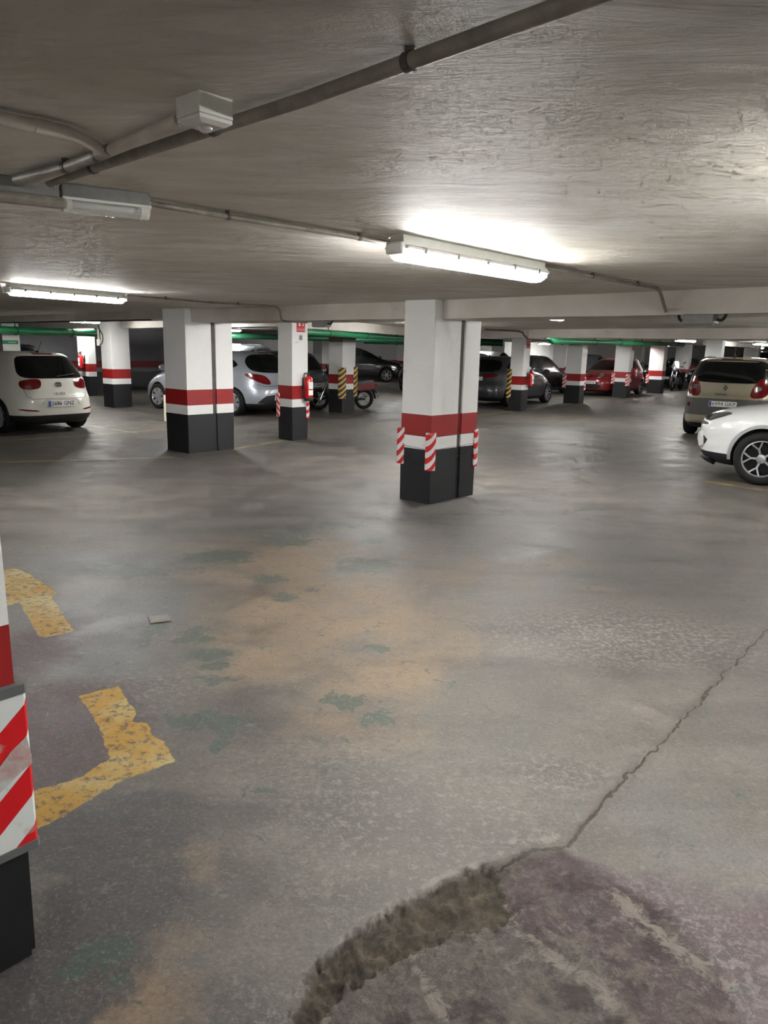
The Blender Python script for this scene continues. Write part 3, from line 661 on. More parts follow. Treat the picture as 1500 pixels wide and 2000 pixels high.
# ------------------------------------------------------------------ things on the pillars
def extinguisher(loc, rz, label, s=1.0):
    t = thing('fire_extinguisher', label, 'fire extinguisher', loc, rz, None)
    bm = bmesh.new(); lathe(bm, [(0,0.03),(0.075,0.03),(0.08,0.05),(0.08,0.34),(0.072,0.385),(0.045,0.42),(0.022,0.435),(0,0.436)], 20); obj('cylinder', bm, M['ext_red'], t, 50)
    bm = bmesh.new(); lathe(bm, [(0,0),(0.074,0),(0.084,0.01),(0.084,0.055),(0.0805,0.06),(0,0.06)], 20); obj('base_ring', bm, M['plastic_k'], t, 50)
    bm = bmesh.new(); lathe(bm, [(0,0.43),(0.02,0.43),(0.024,0.45),(0.024,0.475),(0.012,0.485),(0,0.486)], 12)
    box(bm, -0.02, 0.10, -0.011, 0.011, 0.478, 0.49, 0, 0.002); box(bm, 0.0, 0.11, -0.010, 0.010, 0.50, 0.512, 0, 0.002); box(bm, -0.02, 0.01, -0.010, 0.010, 0.478, 0.512)
    obj('valve_handle', bm, M['plastic_k'], t)
    bm = bmesh.new(); tube(bm, smooth_path([(-0.02,0,0.455),(-0.09,-0.01,0.48),(-0.13,-0.02,0.40),(-0.115,-0.02,0.22),(-0.10,-0.02,0.10)], 5), 0.010, 8); obj('hose', bm, M['plastic_k'], t, 50)
    bm = bmesh.new(); n = 10
    for z0, z1 in ((0.10, 0.19), (0.21, 0.33)):
        vs = [[bm.verts.new((0.0815*math.cos(a), 0.0815*math.sin(a), z)) for z in (z0, z1)] for a in [rad(-130+80*i/n) for i in range(n+1)]]
        for A_, B_ in zip(vs, vs[1:]): bm.faces.new((A_[0], B_[0], B_[1], A_[1]))
    obj('label_sticker', bm, M['sign_white'], t)
    bm = bmesh.new(); box(bm, -0.03, 0.03, 0.078, 0.125, 0.28, 0.31); box(bm, -0.03, 0.03, 0.118, 0.125, 0.2, 0.4); obj('wall_bracket', bm, M['plastic_k'], t)
    t.scale = (s, s, s); return t
def ext_on(key, x, z, label):
    p = on_pillar(key, x, -0.125, z); return extinguisher(p, rad(PL[key][3]), label)
ext_on('P2', 0.27, 0.70, 'red extinguisher hung on the slim pillar beside the silver hatchback')
ext_on('P6', 0.30, 0.66, 'red extinguisher hung on the pillar beside the graphite hatchback')
ext_on('P9', 0.42, 0.70, 'red extinguisher on the pillar left of the far motorcycle')
ext_on('P11', 0.45, 0.72, 'red extinguisher on the farthest pillar of the right-hand row')
extinguisher(on_pillar('P15', -0.13, 0.20, 0.80), rad(-41), 'red extinguisher on the wall pier behind the white hatchback')

def sign(key, x, z0, z1, wd, kind, label, thick=0.006):
    root, wL, wR, a, c = PL[key]
    p = on_pillar(key, x, -0.003, z0)
    t = thing('extinguisher_sign' if kind != 'exit' else 'exit_sign', label, 'sign', p, rad(a))
    h = z1-z0
    bm = bmesh.new(); box(bm, -wd/2, wd/2, -thick, 0, 0, h, 0, 0.001)
    if kind == 'ext':
        obj('panel', bm, M['sign_red'], t)
        bm = bmesh.new(); y = -thick-0.0012
        def pl(x0, x1, z0_, z1_): box(bm, x0*wd, x1*wd, y, y+0.001, z0_*h, z1_*h)
        pl(-0.28, -0.08, 0.42, 0.80); pl(-0.23, -0.13, 0.80, 0.90); pl(-0.34, -0.05, 0.86, 0.93)       # bottle and handle
        for k in range(3): pl(0.10+0.07*k, 0.34, 0.46+0.15*k, 0.52+0.15*k)
        pl(0.26, 0.34, 0.42, 0.92)
        obj('pictogram', bm, M['sign_white'], t)
        me = text_mesh('EXTINTOR', wd*0.19, 0.0006); me.transform(Matrix.Translation((0, y, h*0.14)) @ Matrix.Rotation(PI/2, 4, 'X')); me.materials.append(M['sign_white']); link('lettering', me, t)
        bm = bmesh.new(); box(bm, -wd*0.48, wd*0.48, y, y+0.001, h*0.27, h*0.285); obj('dividing_line', bm, M['sign_white'], t)
    elif kind == 'exit':
        obj('panel', bm, M['sign_green'], t); y = -thick-0.0012
        me = text_mesh('SALIDA', h*0.62, 0.0006); me.transform(Matrix.Translation((wd*0.12, y, h*0.5)) @ Matrix.Rotation(PI/2, 4, 'X')); me.materials.append(M['sign_white']); link('lettering', me, t)
    return t
sign('P2', 0.20, 1.875, 2.105, 0.19, 'ext', 'red extinguisher sign high on the slim pillar')
sign('P6', 0.25, 1.72, 1.98, 0.20, 'ext', 'red extinguisher sign on the pillar beside the graphite hatchback')
sign('P9', 0.36, 1.76, 1.98, 0.2, 'ext', 'small far red extinguisher sign above the far extinguisher')
sign('P14', 0.20, 1.50, 1.60, 0.40, 'exit', 'green exit sign lettered SALIDA on the white pillar at the left edge')
bm = bmesh.new(); box(bm, -0.03, 0.03, -0.012, 0, 0, 0.08, 0, 0.003)
p = on_pillar('P2', 0.20, -0.002, 1.74); o = obj('number_tag', bm, M['plastic_g'], None); o.location = p; o.rotation_euler = (0, 0, rad(49)); tag(o, 'tiny grey number tag below the red extinguisher sign', 'sign')

# conduit switch on the left pillar
t = thing('cable_switch', 'white switch box hanging from a cable on the left rear pillar', 'switch', on_pillar('P4', -0.04, 0.50, 0))
bm = bmesh.new(); box(bm, -0.05, 0.03, -0.05, 0.03, 1.52, 1.68, 0, 0.012); obj('switch_body', bm, M['plastic_w'], t)
bm = bmesh.new(); tube(bm, smooth_path([(0,0,2.1),(0.02,-0.02,1.95),(0.12,-0.06,1.78),(0.10,-0.06,1.6),(0.02,-0.03,1.54)], 6), 0.012, 8); obj('cable', bm, M['wire'], t, 50)
bm = bmesh.new(); tube(bm, [(-0.01,0,1.68),(-0.01,0,1.96)], 0.03, 8); obj('sleeve', bm, M['pipe_pale'], t, 50)

# white board by the left double pillar
bm = bmesh.new(); p0 = ground(328, 823)
box(bm, -0.055, 0.055, -0.012, 0.012, 0.0, 0.56, 0, 0.003); box(bm, -0.075, -0.058, -0.012, 0.02, 0.0, 0.56, 0, 0.002)
o = obj('white_board', bm, mat('cream_board', rgb(205, 200, 180), 0.5), None); o.location = p0; o.rotation_euler = (rad(-3), 0, rad(8)); tag(o, 'narrow cream board standing left of the left double pillar', 'board')

# ------------------------------------------------------------------ lamps
def lamp(c, a, label, lit=True, L=1.27, group=None, zt=CEIL, clips=False):
    t = thing('tube_lamp', label, 'ceiling lamp', (c[0], c[1], zt), rad(a), group)
    bm = bmesh.new(); rows = [[bm.verts.new((x, y, z)) for y, z in ((-.036,0),(-.040,-.040),(-.068,-.050),(-.068,-.060),(.068,-.060),(.068,-.050),(.040,-.040),(.036,0))] for x in (-L/2, L/2)]
    for i in range(8): bm.faces.new((rows[0][i], rows[0][(i+1)%8], rows[1][(i+1)%8], rows[1][i]))
    bm.faces.new(rows[0][::-1]); bm.faces.new(rows[1]); bmesh.ops.recalc_face_normals(bm, faces=bm.faces[:]); obj('housing', bm, M['plastic_w'], t)
    # rounded diffuser, with the ends closed
    bm = bmesh.new(); prof = [(0.064, -0.058), (0.066, -0.074), (0.056, -0.094), (0.034, -0.106), (0.0, -0.110), (-0.034, -0.106), (-0.056, -0.094), (-0.066, -0.074), (-0.064, -0.058)]
    xs = [(-L/2+0.02, 0.75), (-L/2+0.035, 1), (L/2-0.035, 1), (L/2-0.02, 0.75)]
    R_ = [[bm.verts.new((x, y*s, -0.045+(z+0.045)*s)) for y, z in prof] for x, s in xs]
    for A_, B_ in zip(R_, R_[1:]):
        for i in range(len(prof)-1): bm.faces.new((A_[i], A_[i+1], B_[i+1], B_[i]))
    bm.faces.new(R_[0][::-1]); bm.faces.new(R_[-1])
    bmesh.ops.recalc_face_normals(bm, faces=bm.faces[:])
    obj('diffuser', bm, M['lit'], t, 60)
    for s in (-1, 1):
        bm = bmesh.new(); box(bm, s*L/2-0.022, s*L/2+0.022, -0.05, 0.05, -0.085, -0.03, 0, 0.01); obj('end_cap', bm, M['plastic_w'], t)
    if clips:
        for k in range(5):
            for s in (-1, 1):
                bm = bmesh.new(); x = -L/2+0.12+k*(L-0.24)/4; box(bm, x-0.012, x+0.012, s*0.069-0.004, s*0.069+0.004, -0.072, -0.046); obj('clip', bm, M['plastic_g'], t)
    return t
def lamp_px(a, b, z, label, **k):
    p, q = ground(*a, z), ground(*b, z); c = (p+q)/2; return lamp((c.x, c.y), math.degrees(math.atan2(q.y-p.y, q.x-p.x)), label, **k)
lamp_px((778, 489), (1050, 537), 2.075, 'lit tube lamp on the ceiling in front of the central pillar', clips=True)
lamp_px((3, 566), (250, 586), 2.075, 'lit tube lamp on the ceiling at the left, in front of the left beam', clips=True)
lamp((-9.3, 21.95), 10, 'lit tube lamp beside the wall pier with the extinguisher')
for x, y, a_, lb in ((1.60,2.02,48,'lit tube lamp out of frame on the near right ceiling'), (-2.6,-0.9,48,'lit tube lamp behind the viewer on the left'), (1.2,-3.2,48,'lit tube lamp behind the viewer on the right'),
    (5.1,4.6,48,'lit tube lamp out of frame over the right bays'), (-4.4,3.2,48,'lit tube lamp out of frame over the left bays'), (5.0,7.2,48,'added fill lamp out of frame to the right of the central pillar'), (1.78,9.3,48,'lit tube lamp hidden behind the right beam'), (-0.1,10.6,48,'lit tube lamp hidden behind the middle beam'),  # the lamp right of the central pillar is an added, unseen fill
    (7.2,11.0,50,'added fill lamp out of frame over the white crossover'), (9.8,14.0,55,'added fill lamp out of frame beyond the beige people carrier'), (1.02,15.2,84,'added fill lamp in the second bay, hidden behind the central pillar'),  # all three added out of sight to brighten the middle and right bays
    (-3.75,14.9,106,'added fill lamp hidden behind the left double pillar'), (-6.95,17.2,72,'lit tube lamp peeping below the left beam above the white hatchback'), (4.3,18.2,-54,'added fill lamp hidden behind the second beam'), (9.8,16.6,55,'added fill lamp out of sight above the beige people carrier'),  # those behind the double pillar, second beam and above the carrier are added fill
    (9.15,23.5,45,'lit lamp visible above the far aisle, left of the pale pillar'), (12.9,26.4,45,'lit lamp visible between the two pale pillars'), (-5.2,24.2,50,'dim lamp beyond the silver hatchback'), (7.0,17.4,55,'added fill lamp hidden over the aisle beside the pillar before the dark red car'), (6.85,27.0,75,'added fill lamp hidden behind the pillar before the dark red car'),  # aisle lamp and the one behind the pillar are added to light the row
    (3.5,33,50,'lit lamp far behind the graphite hatchback'), (10.2,32.0,57,'added fill lamp hidden behind the pillar at the dark red bonnet'), (12.6,34.4,66,'added fill lamp hidden behind the pillar right of the motorcycle'), (18.5,38.0,50,'lit lamp at the far right end of the garage'),  # the two hidden behind pillars are added to brighten the far row
    (-2.5,36,20,'lit lamp over the far black car'), (14.5,20.5,55,'lit lamp out of frame over the far right bays'), (18.0,28.5,55,'lit lamp over the far right bays'), (0.3,25.5,50,'lit lamp beyond the grey-topped pillar'), (9.0,44,50,'lit lamp by the back wall')):
    lamp((x, y), a_, lb)

# the unlit emergency fitting at the left
p, q = ground(118, 372, 2.12), ground(290, 392, 2.12); c = (p+q)/2; aa = math.atan2(q.y-p.y, q.x-p.x); L = (q-p).length
t = thing('emergency_lamp', 'unlit fitting with a clear cover beside the junction box', 'ceiling lamp', (c.x, c.y, CEIL), aa)
bm = bmesh.new(); box(bm, -L/2, L/2, -0.032, 0.032, -0.045, 0, 0, 0.004); obj('housing', bm, M['plastic_g'], t)
bm = bmesh.new(); prof = [(0.036*math.cos(rad(x)), -0.045-0.040*math.sin(rad(x))) for x in range(0, 181, 20)]
R_ = [[bm.verts.new((x, y*s, -0.045+(z+0.045)*s)) for y, z in prof] for x, s in ((-L/2+0.0, 0.8), (-L/2+0.012, 1), (L/2-0.012, 1), (L/2, 0.8))]
for A_, B_ in zip(R_, R_[1:]):
    for i in range(len(prof)-1): bm.faces.new((A_[i], A_[i+1], B_[i+1], B_[i]))
bm.faces.new(R_[0][::-1]); bm.faces.new(R_[-1]); bmesh.ops.recalc_face_normals(bm, faces=bm.faces[:])
bmesh.ops.holes_fill(bm, edges=bm.edges[:])
obj('clear_cover', bm, M['clear'], t, 60)
for s in (-1, 1):
    bm = bmesh.new(); tube(bm, [(s*(L/2-0.030), 0, -0.060), (s*(L/2-0.004), 0, -0.060)], 0.027, 12); obj('tube_socket', bm, M['plastic_w'], t, 50)
bm = bmesh.new(); tube(bm, [(-L/2+0.03, 0, -0.058), (L/2-0.03, 0, -0.058)], 0.010, 10); obj('tube', bm, mat('dead_tube', rgb(190, 190, 186), 0.3), t, 50)
bm = bmesh.new(); box(bm, -L/2, L/2, -0.039, -0.036, -0.05, -0.042); box(bm, -L/2, L/2, 0.036, 0.039, -0.05, -0.042); obj('cover_rim', bm, M['plastic_w'], t)

# ------------------------------------------------------------------ conduits, boxes, pipes
def pipe(name, pts, r, m, label, cat, clips=0, collar=None, k=5, sm=True):
    t = thing(name, label, cat, (0, 0, 0))
    path = smooth_path(pts, k) if (sm and len(pts) > 2) else [Vector(p) for p in pts]
    bm = bmesh.new(); tube(bm, path, r, 14); obj('tube_run', bm, M[m], t, 50)
    P = [Vector(p) for p in pts]; tot = sum((b-a).length for a, b in zip(P, P[1:]))
    for i in range(clips):
        s = tot*(i+0.5)/clips
        for a, b in zip(P, P[1:]):
            l = (b-a).length
            if s <= l: break
            s -= l
        c = a+(b-a)*min(1, s/l); d = (b-a).normalized()
        bm = bmesh.new(); tube(bm, [c-d*0.008, c+d*0.008], r*1.18, 14)
        box(bm, c.x-0.008, c.x+0.008, c.y-0.008, c.y+0.008, c.z+r*0.6, CEIL)
        obj('clip', bm, M[collar or 'pipe_dark'], t, 50)
    return t
zc = CEIL-0.022
A_ = lambda px, py, z=zc: ground(px, py, z)
far1 = A_(1150, -6); 
pipe('conduit', [far1 + (far1-A_(600,192))*0.9, far1, A_(600, 192), A_(96, 356)], 0.0138, 'pipe_dirty', 'long dusty grey conduit crossing the near ceiling diagonally', 'pipe', clips=4, sm=False)
pipe('conduit', [A_(352, 234), A_(210, 296), A_(66, 352)], 0.0145, 'pipe_pale', 'pale conduit from the junction box to the sensor box', 'pipe', clips=1)
pipe('conduit', [A_(216, 292), A_(130, 326), A_(32, 350)], 0.0145, 'pipe_dirty', 'short dusty conduit beside the pale one, entering the junction box', 'pipe', clips=1)
pipe('conduit', [A_(-140, 205), A_(0, 231), A_(70, 246), A_(130, 259), A_(172, 277), A_(194, 292)], 0.0145, 'pipe_pale', 'pale bent conduit coming in from the left edge', 'pipe', clips=0)
bm = bmesh.new(); a, b = A_(66, 245), A_(132, 260); tube(bm, [a, b], 0.0175, 12)
o = obj('conduit_sleeve', bm, M['pipe_pale'], None, 50); tag(o, 'thicker sleeve joint on the bent left conduit', 'pipe fitting')
pts = [A_(285, 396, 2.118), A_(450, 424, 2.118), A_(650, 455, 2.118), A_(776, 478, 2.118), A_(1050, 520, 2.118), A_(1283, 563, 2.118)]
pipe('conduit', pts, 0.0105, 'pipe_dirty', 'thin conduit running along the ceiling past the lit lamp', 'pipe', clips=6, sm=False)
pts2 = [p + Vector((-0.022, 0.02, 0.006)) for p in pts]
pipe('cable', pts2, 0.006, 'wire', 'black cable clipped beside the thin ceiling conduit', 'cable', sm=False)
pd = ground(1283, 563, 2.118); pe = ground(1303, 614, 1.965)
bx = ground(1335, 622, 1.93)
pipe('conduit', [pd, ground(1290, 572, 2.09), ground(1296, 595, 2.02), pe, ground(1312, 619, 1.935)], 0.013, 'pipe_dirty', 'conduit bending down over the right beam to its cable box', 'pipe')
def cable_box(c, a, label, L=0.24, W=0.12, H=0.075):
    t = thing('junction_box', label, 'junction box', (c[0], c[1], 1.957-H/2), rad(a))
    bm = bmesh.new(); box(bm, -L/2, L/2, -W/2, W/2, -H/2, H/2, 0, 0.01); obj('box_body', bm, M['plastic_g'], t)
    bm = bmesh.new(); box(bm, -L/2+0.01, L/2-0.01, -W/2+0.01, W/2-0.01, -H/2-0.008, -H/2, 0, 0.003); obj('lid', bm, M['plastic_g'], t)
    for s in (-1, 1):
        bm = bmesh.new(); tube(bm, smooth_path([(s*L/2, 0, 0), (s*(L/2+0.04), 0.01, -0.005), (s*(L/2+0.06), 0.02, 0.03), (s*(L/2+0.05), 0.03, 0.07)], 5), 0.012, 8); obj('cable_gland', bm, M['wire'], t, 50)
    return t
cable_box((2.41, 5.94, 0), -44, 'grey cable box fixed under the right beam')
cable_box((-0.83, 9.46, 0) , -44, 'dark cable box under the middle beam above the extinguisher sign')
pipe('conduit', [ground(250, 577, 2.118), ground(400, 590, 2.118), ground(538, 598, 2.118)], 0.010, 'pipe_dirty', 'thin conduit continuing from the left lit lamp', 'pipe', clips=2, sm=False)
pipe('conduit', [ground(538, 598, 2.118), ground(546, 606, 2.07), ground(549, 620, 1.98), ground(556, 627, 1.945), ground(600, 630, 1.93)], 0.012, 'pipe_dirty', 'conduit bending down over the middle beam', 'pipe')
pipe('conduit', [(2.2, 17.4, 2.1), (3.0, 17.6, 2.08), (3.15, 17.75, 2.0), (3.25, 17.8, 1.93)], 0.018, 'pipe_dark', 'dark conduit drooping over the second beam', 'pipe')
pipe('conduit', [(-3.9, 12.55, 1.998), (-8.0, 16.75, 1.998), (-11.3, 20.1, 1.998)], 0.012, 'wire', 'dark pipe running under the left beam', 'pipe', sm=False)

# junction box at the left edge of the ceiling
p = ground(58, 372, 2.11); t = thing('junction_box', 'large grey junction box at the left with three conduits entering', 'junction box', (p.x, p.y, CEIL), aa)
bm = bmesh.new(); box(bm, -0.10, 0.075, -0.05, 0.05, -0.062, 0, 0, 0.006); obj('box_body', bm, M['plastic_g'], t)
bm = bmesh.new(); box(bm, -0.115, 0.10, -0.075, -0.045, -0.085, -0.05, 0, 0.012); obj('lid', bm, M['pipe_dirty'], t)
for i, x in enumerate((-0.075, -0.02, 0.035)):
    bm = bmesh.new(); tube(bm, [(x, 0.045, -0.03), (x+0.004, 0.066, -0.03)], 0.026, 14); obj('gland', bm, M['plastic_k'], t, 50)

# sensor box: two stacked white boxes with a clear dome
p = ground(400, 234, 2.10); t = thing('sensor_box', 'square white ceiling box with a small clear dome', 'sensor', (p.x, p.y, CEIL), rad(48))
t.scale = (.80, .80, .56)
bm = bmesh.new(); box(bm, -0.052, 0.052, -0.052, 0.052, -0.072, 0, 0, 0.003); obj('upper_box', bm, M['plastic_w'], t)
bm = bmesh.new()
v = [bm.verts.new(q) for q in ((-0.05,-0.05,-0.073),(0.05,-0.05,-0.073),(0.05,0.05,-0.073),(-0.05,0.05,-0.073),(-0.05,-0.05,-0.086),(0.05,-0.05,-0.086),(0.05,0.05,-0.086),(-0.05,0.05,-0.086),(-0.036,-0.036,-0.098),(0.036,-0.036,-0.098),(0.036,0.036,-0.098),(-0.036,0.036,-0.098))]
for f in ((0,1,2,3),(0,4,5,1),(1,5,6,2),(2,6,7,3),(3,7,4,0),(4,8,9,5),(5,9,10,6),(6,10,11,7),(7,11,8,4),(8,11,10,9)): bm.faces.new([v[i] for i in f])
bmesh.ops.recalc_face_normals(bm, faces=bm.faces[:]); obj('lower_cover', bm, M['plastic_w'], t)
bm = bmesh.new(); lathe(bm, [(0.019, -0.096), (0.018, -0.104), (0.013, -0.112), (0.006, -0.116), (0, -0.117)], 18); obj('dome', bm, mat('frosted_dome', rgb(225, 226, 224), 0.12, trans=0.4), t, 60)

# green drain pipes
pipe('drain_pipe', [(-1.46, 13.4, 1.885), (-0.62, 16.3, 1.885), (0.55, 20.0, 1.885)], 0.055, 'green', 'bright green pipe under the lit beam behind the extinguisher pillar', 'pipe', clips=3, collar='dgreen', sm=False)
pipe('drain_pipe', [(-9.2, 16.9, 1.86), (-9.7, 19.6, 1.85), (-8.6, 22.4, 1.85)], 0.10, 'green', 'thick green pipe above the white hatchback', 'pipe', clips=3, collar='dgreen', sm=False)
pipe('drain_pipe', [(3.95, 18.8, 2.02), (4.1, 19.1, 1.93), (4.35, 19.6, 1.91), (4.8, 20.2, 1.92), (12.0, 31.0, 2.05)], 0.075, 'green', 'green drain pipe with an elbow running along the right row of pillars', 'pipe', clips=6, collar='dgreen', k=6)
bm = bmesh.new(); tube(bm, [(5.05, 20.6, 1.95), (5.05, 20.6, 2.13)], 0.08, 12); tube(bm, [(4.9, 20.4, 1.92), (5.2, 20.85, 1.93)], 0.095, 12)
o = obj('pipe_branch', bm, M['dgreen'], None, 50); tag(o, 'dark green upright branch on the right drain pipe', 'pipe fitting')
pipe('drain_pipe', [(-6.5, 24.5, 1.9), (-1.5, 26.5, 1.9), (3.0, 30.5, 1.9)], 0.09, 'dgreen', 'dark green pipe in the shade behind the silver hatchback', 'pipe', clips=2, sm=False)
pipe('drain_pipe', [(1.0, 24.3, 1.9), (3.6, 23.9, 1.88)], 0.11, 'dgreen', 'dark green pipe above the graphite hatchback', 'pipe', clips=2, sm=False)
pipe('drain_pipe', [(13.0, 25.8, 1.9), (22, 36, 1.9)], 0.11, 'dgreen', 'green pipe above the far right bays', 'pipe', clips=2, sm=False)
pipe('drain_pipe', [(-1.0, 33.0, 1.92), (4.5, 37.5, 1.92)], 0.14, 'dgreen', 'dark pipe above the far black car', 'pipe', clips=2, sm=False)

# small floor drain cover
p = ground(312, 1210); t = thing("drain_cover", 'small square drain cover set in the floor', 'drain cover', (p.x, p.y, 0.004), rad(25))
bm = bmesh.new(); box(bm, -0.06, 0.06, -0.06, 0.06, -0.002, 0.004, 0, 0.002); obj('frame', bm, mat('drain_frame', rgb(92, 86, 80), 0.6), t)
bm = bmesh.new(); box(bm, -0.047, 0.047, -0.047, 0.047, 0.003, 0.006, 0, 0.002); obj('lid', bm, mat('drain_lid', rgb(104, 98, 92), 0.6, noise=0.4, nscale=30), t)
# ------------------------------------------------------------------ cars
def chaikin(poly, it=2):
    for _ in range(it):
        out = []
        for i in range(len(poly)):
            a, b = poly[i], poly[(i+1) % len(poly)]
            out += [(a[0]*.75+b[0]*.25, a[1]*.75+b[1]*.25), (a[0]*.25+b[0]*.75, a[1]*.25+b[1]*.75)]
        poly = out
    return poly
def pchip(xs, ys, x):
    n = len(xs); h = [xs[i+1]-xs[i] for i in range(n-1)]; d = [(ys[i+1]-ys[i])/h[i] for i in range(n-1)]
    m = [d[0]] + [0 if d[i-1]*d[i] <= 0 else 2*d[i-1]*d[i]/(d[i-1]+d[i]) for i in range(1, n-1)] + [d[-1]]
    for i in range(n-1):
        if x <= xs[i+1] or i == n-2:
            t = (x-xs[i])/h[i]; return (2*t**3-3*t*t+1)*ys[i]+(t**3-2*t*t+t)*h[i]*m[i]+(-2*t**3+3*t*t)*ys[i+1]+(t**3-t*t)*h[i]*m[i+1]

def wheel(parent, loc, side, r, rim, spokes, style, wd=0.21):
    """side: +1 outer face points to +y"""
    M4 = Matrix.Translation(loc) @ Matrix.Rotation(-side*PI/2, 4, 'X')       # local z -> outward
    bm = bmesh.new(); h = wd/2
    lathe(bm, [(rim,-h*0.8),(rim+0.012,-h*0.95),(r-0.03,-h),(r-0.008,-h*0.8),(r,-h*0.45),(r,h*0.45),(r-0.008,h*0.8),(r-0.03,h),(rim+0.012,h*0.95),(rim,h*0.8)], 40, M4, 0, True)
    bmesh.ops.recalc_face_normals(bm, faces=bm.faces[:]); ty = obj('tyre', bm, M['rubber'], parent, 50)
    bm = bmesh.new()
    lathe(bm, [(0, h*0.05), (rim*0.9, h*0.05), (rim*0.93, h*0.3), (rim*0.95, h*0.8)], 40, M4); lathe(bm, [(rim*0.93, h*0.78), (rim*0.97, h*0.9), (rim+0.006, h*0.86)], 40, M4, 1)
    for k in range(spokes):
        a = 2*PI*k/spokes; Rz = Matrix.Rotation(a, 4, 'Z')
        def spoke(a0, a1, w0, w1, z0, z1, r0=0.05, r1=None):
            r1_ = r1 or rim*0.95; q = []
            for rr_, aa_, ww_, zz_ in ((r0, a0, w0, z0), (r1_, a1, w1, z1)):
                cx, cy = rr_*math.cos(aa_), rr_*math.sin(aa_); tx, ty_ = -math.sin(aa_), math.cos(aa_)
                for s, dz in ((-1, -0.02), (1, -0.02), (1, 0), (-1, 0)): q.append(bm.verts.new(M4 @ Rz @ Vector((cx+tx*ww_*s*(0.8 if dz == 0 else 1), cy+ty_*ww_*s*(0.8 if dz == 0 else 1), zz_+dz))))
            for f in ((0,1,5,4),(1,2,6,5),(2,3,7,6),(3,0,4,7)): bm.faces.new([q[i] for i in f]).material_index = 1
        if style == 'cover':      # broad flat hub-cap blades
            spoke(0, 0, 0.030, rim*0.30, h*0.72, h*0.80, 0.05)
        elif style == 'split':    # Y-shaped spokes
            spoke(0, 0, 0.018, 0.014, h*0.62, h*0.72, 0.04, rim*0.55); spoke(0, rad(17), 0.012, 0.014, h*0.72, h*0.84, rim*0.52); spoke(0, rad(-17), 0.012, 0.014, h*0.72, h*0.84, rim*0.52)
        elif style == 'twin':
            spoke(rad(-8), rad(-9), 0.010, 0.011, h*0.6, h*0.84); spoke(rad(8), rad(9), 0.010, 0.011, h*0.6, h*0.84)
        else: spoke(0, 0, 0.02, 0.016, h*0.6, h*0.84)
    bmesh.ops.recalc_face_normals(bm, faces=bm.faces[:])
    ri = obj('rim', bm, [M['alloy_d'], M['alloy']], ty, 40)
    bm = bmesh.new(); lathe(bm, [(0.062, h*0.5), (0.058, h*0.8), (0.03, h*0.86), (0, h*0.87)], 20, M4)
    for k in range(5):
        c = Vector((0.085*math.cos(2*PI*k/5), 0.085*math.sin(2*PI*k/5), 0)); lathe(bm, [(0.011, h*0.45), (0.011, h*0.7), (0, h*0.72)], 8, M4 @ Matrix.Translation(c))
    bmesh.ops.recalc_face_normals(bm, faces=bm.faces[:]); obj('hub_cap', bm, M['alloy'], ty, 50)
    return ty

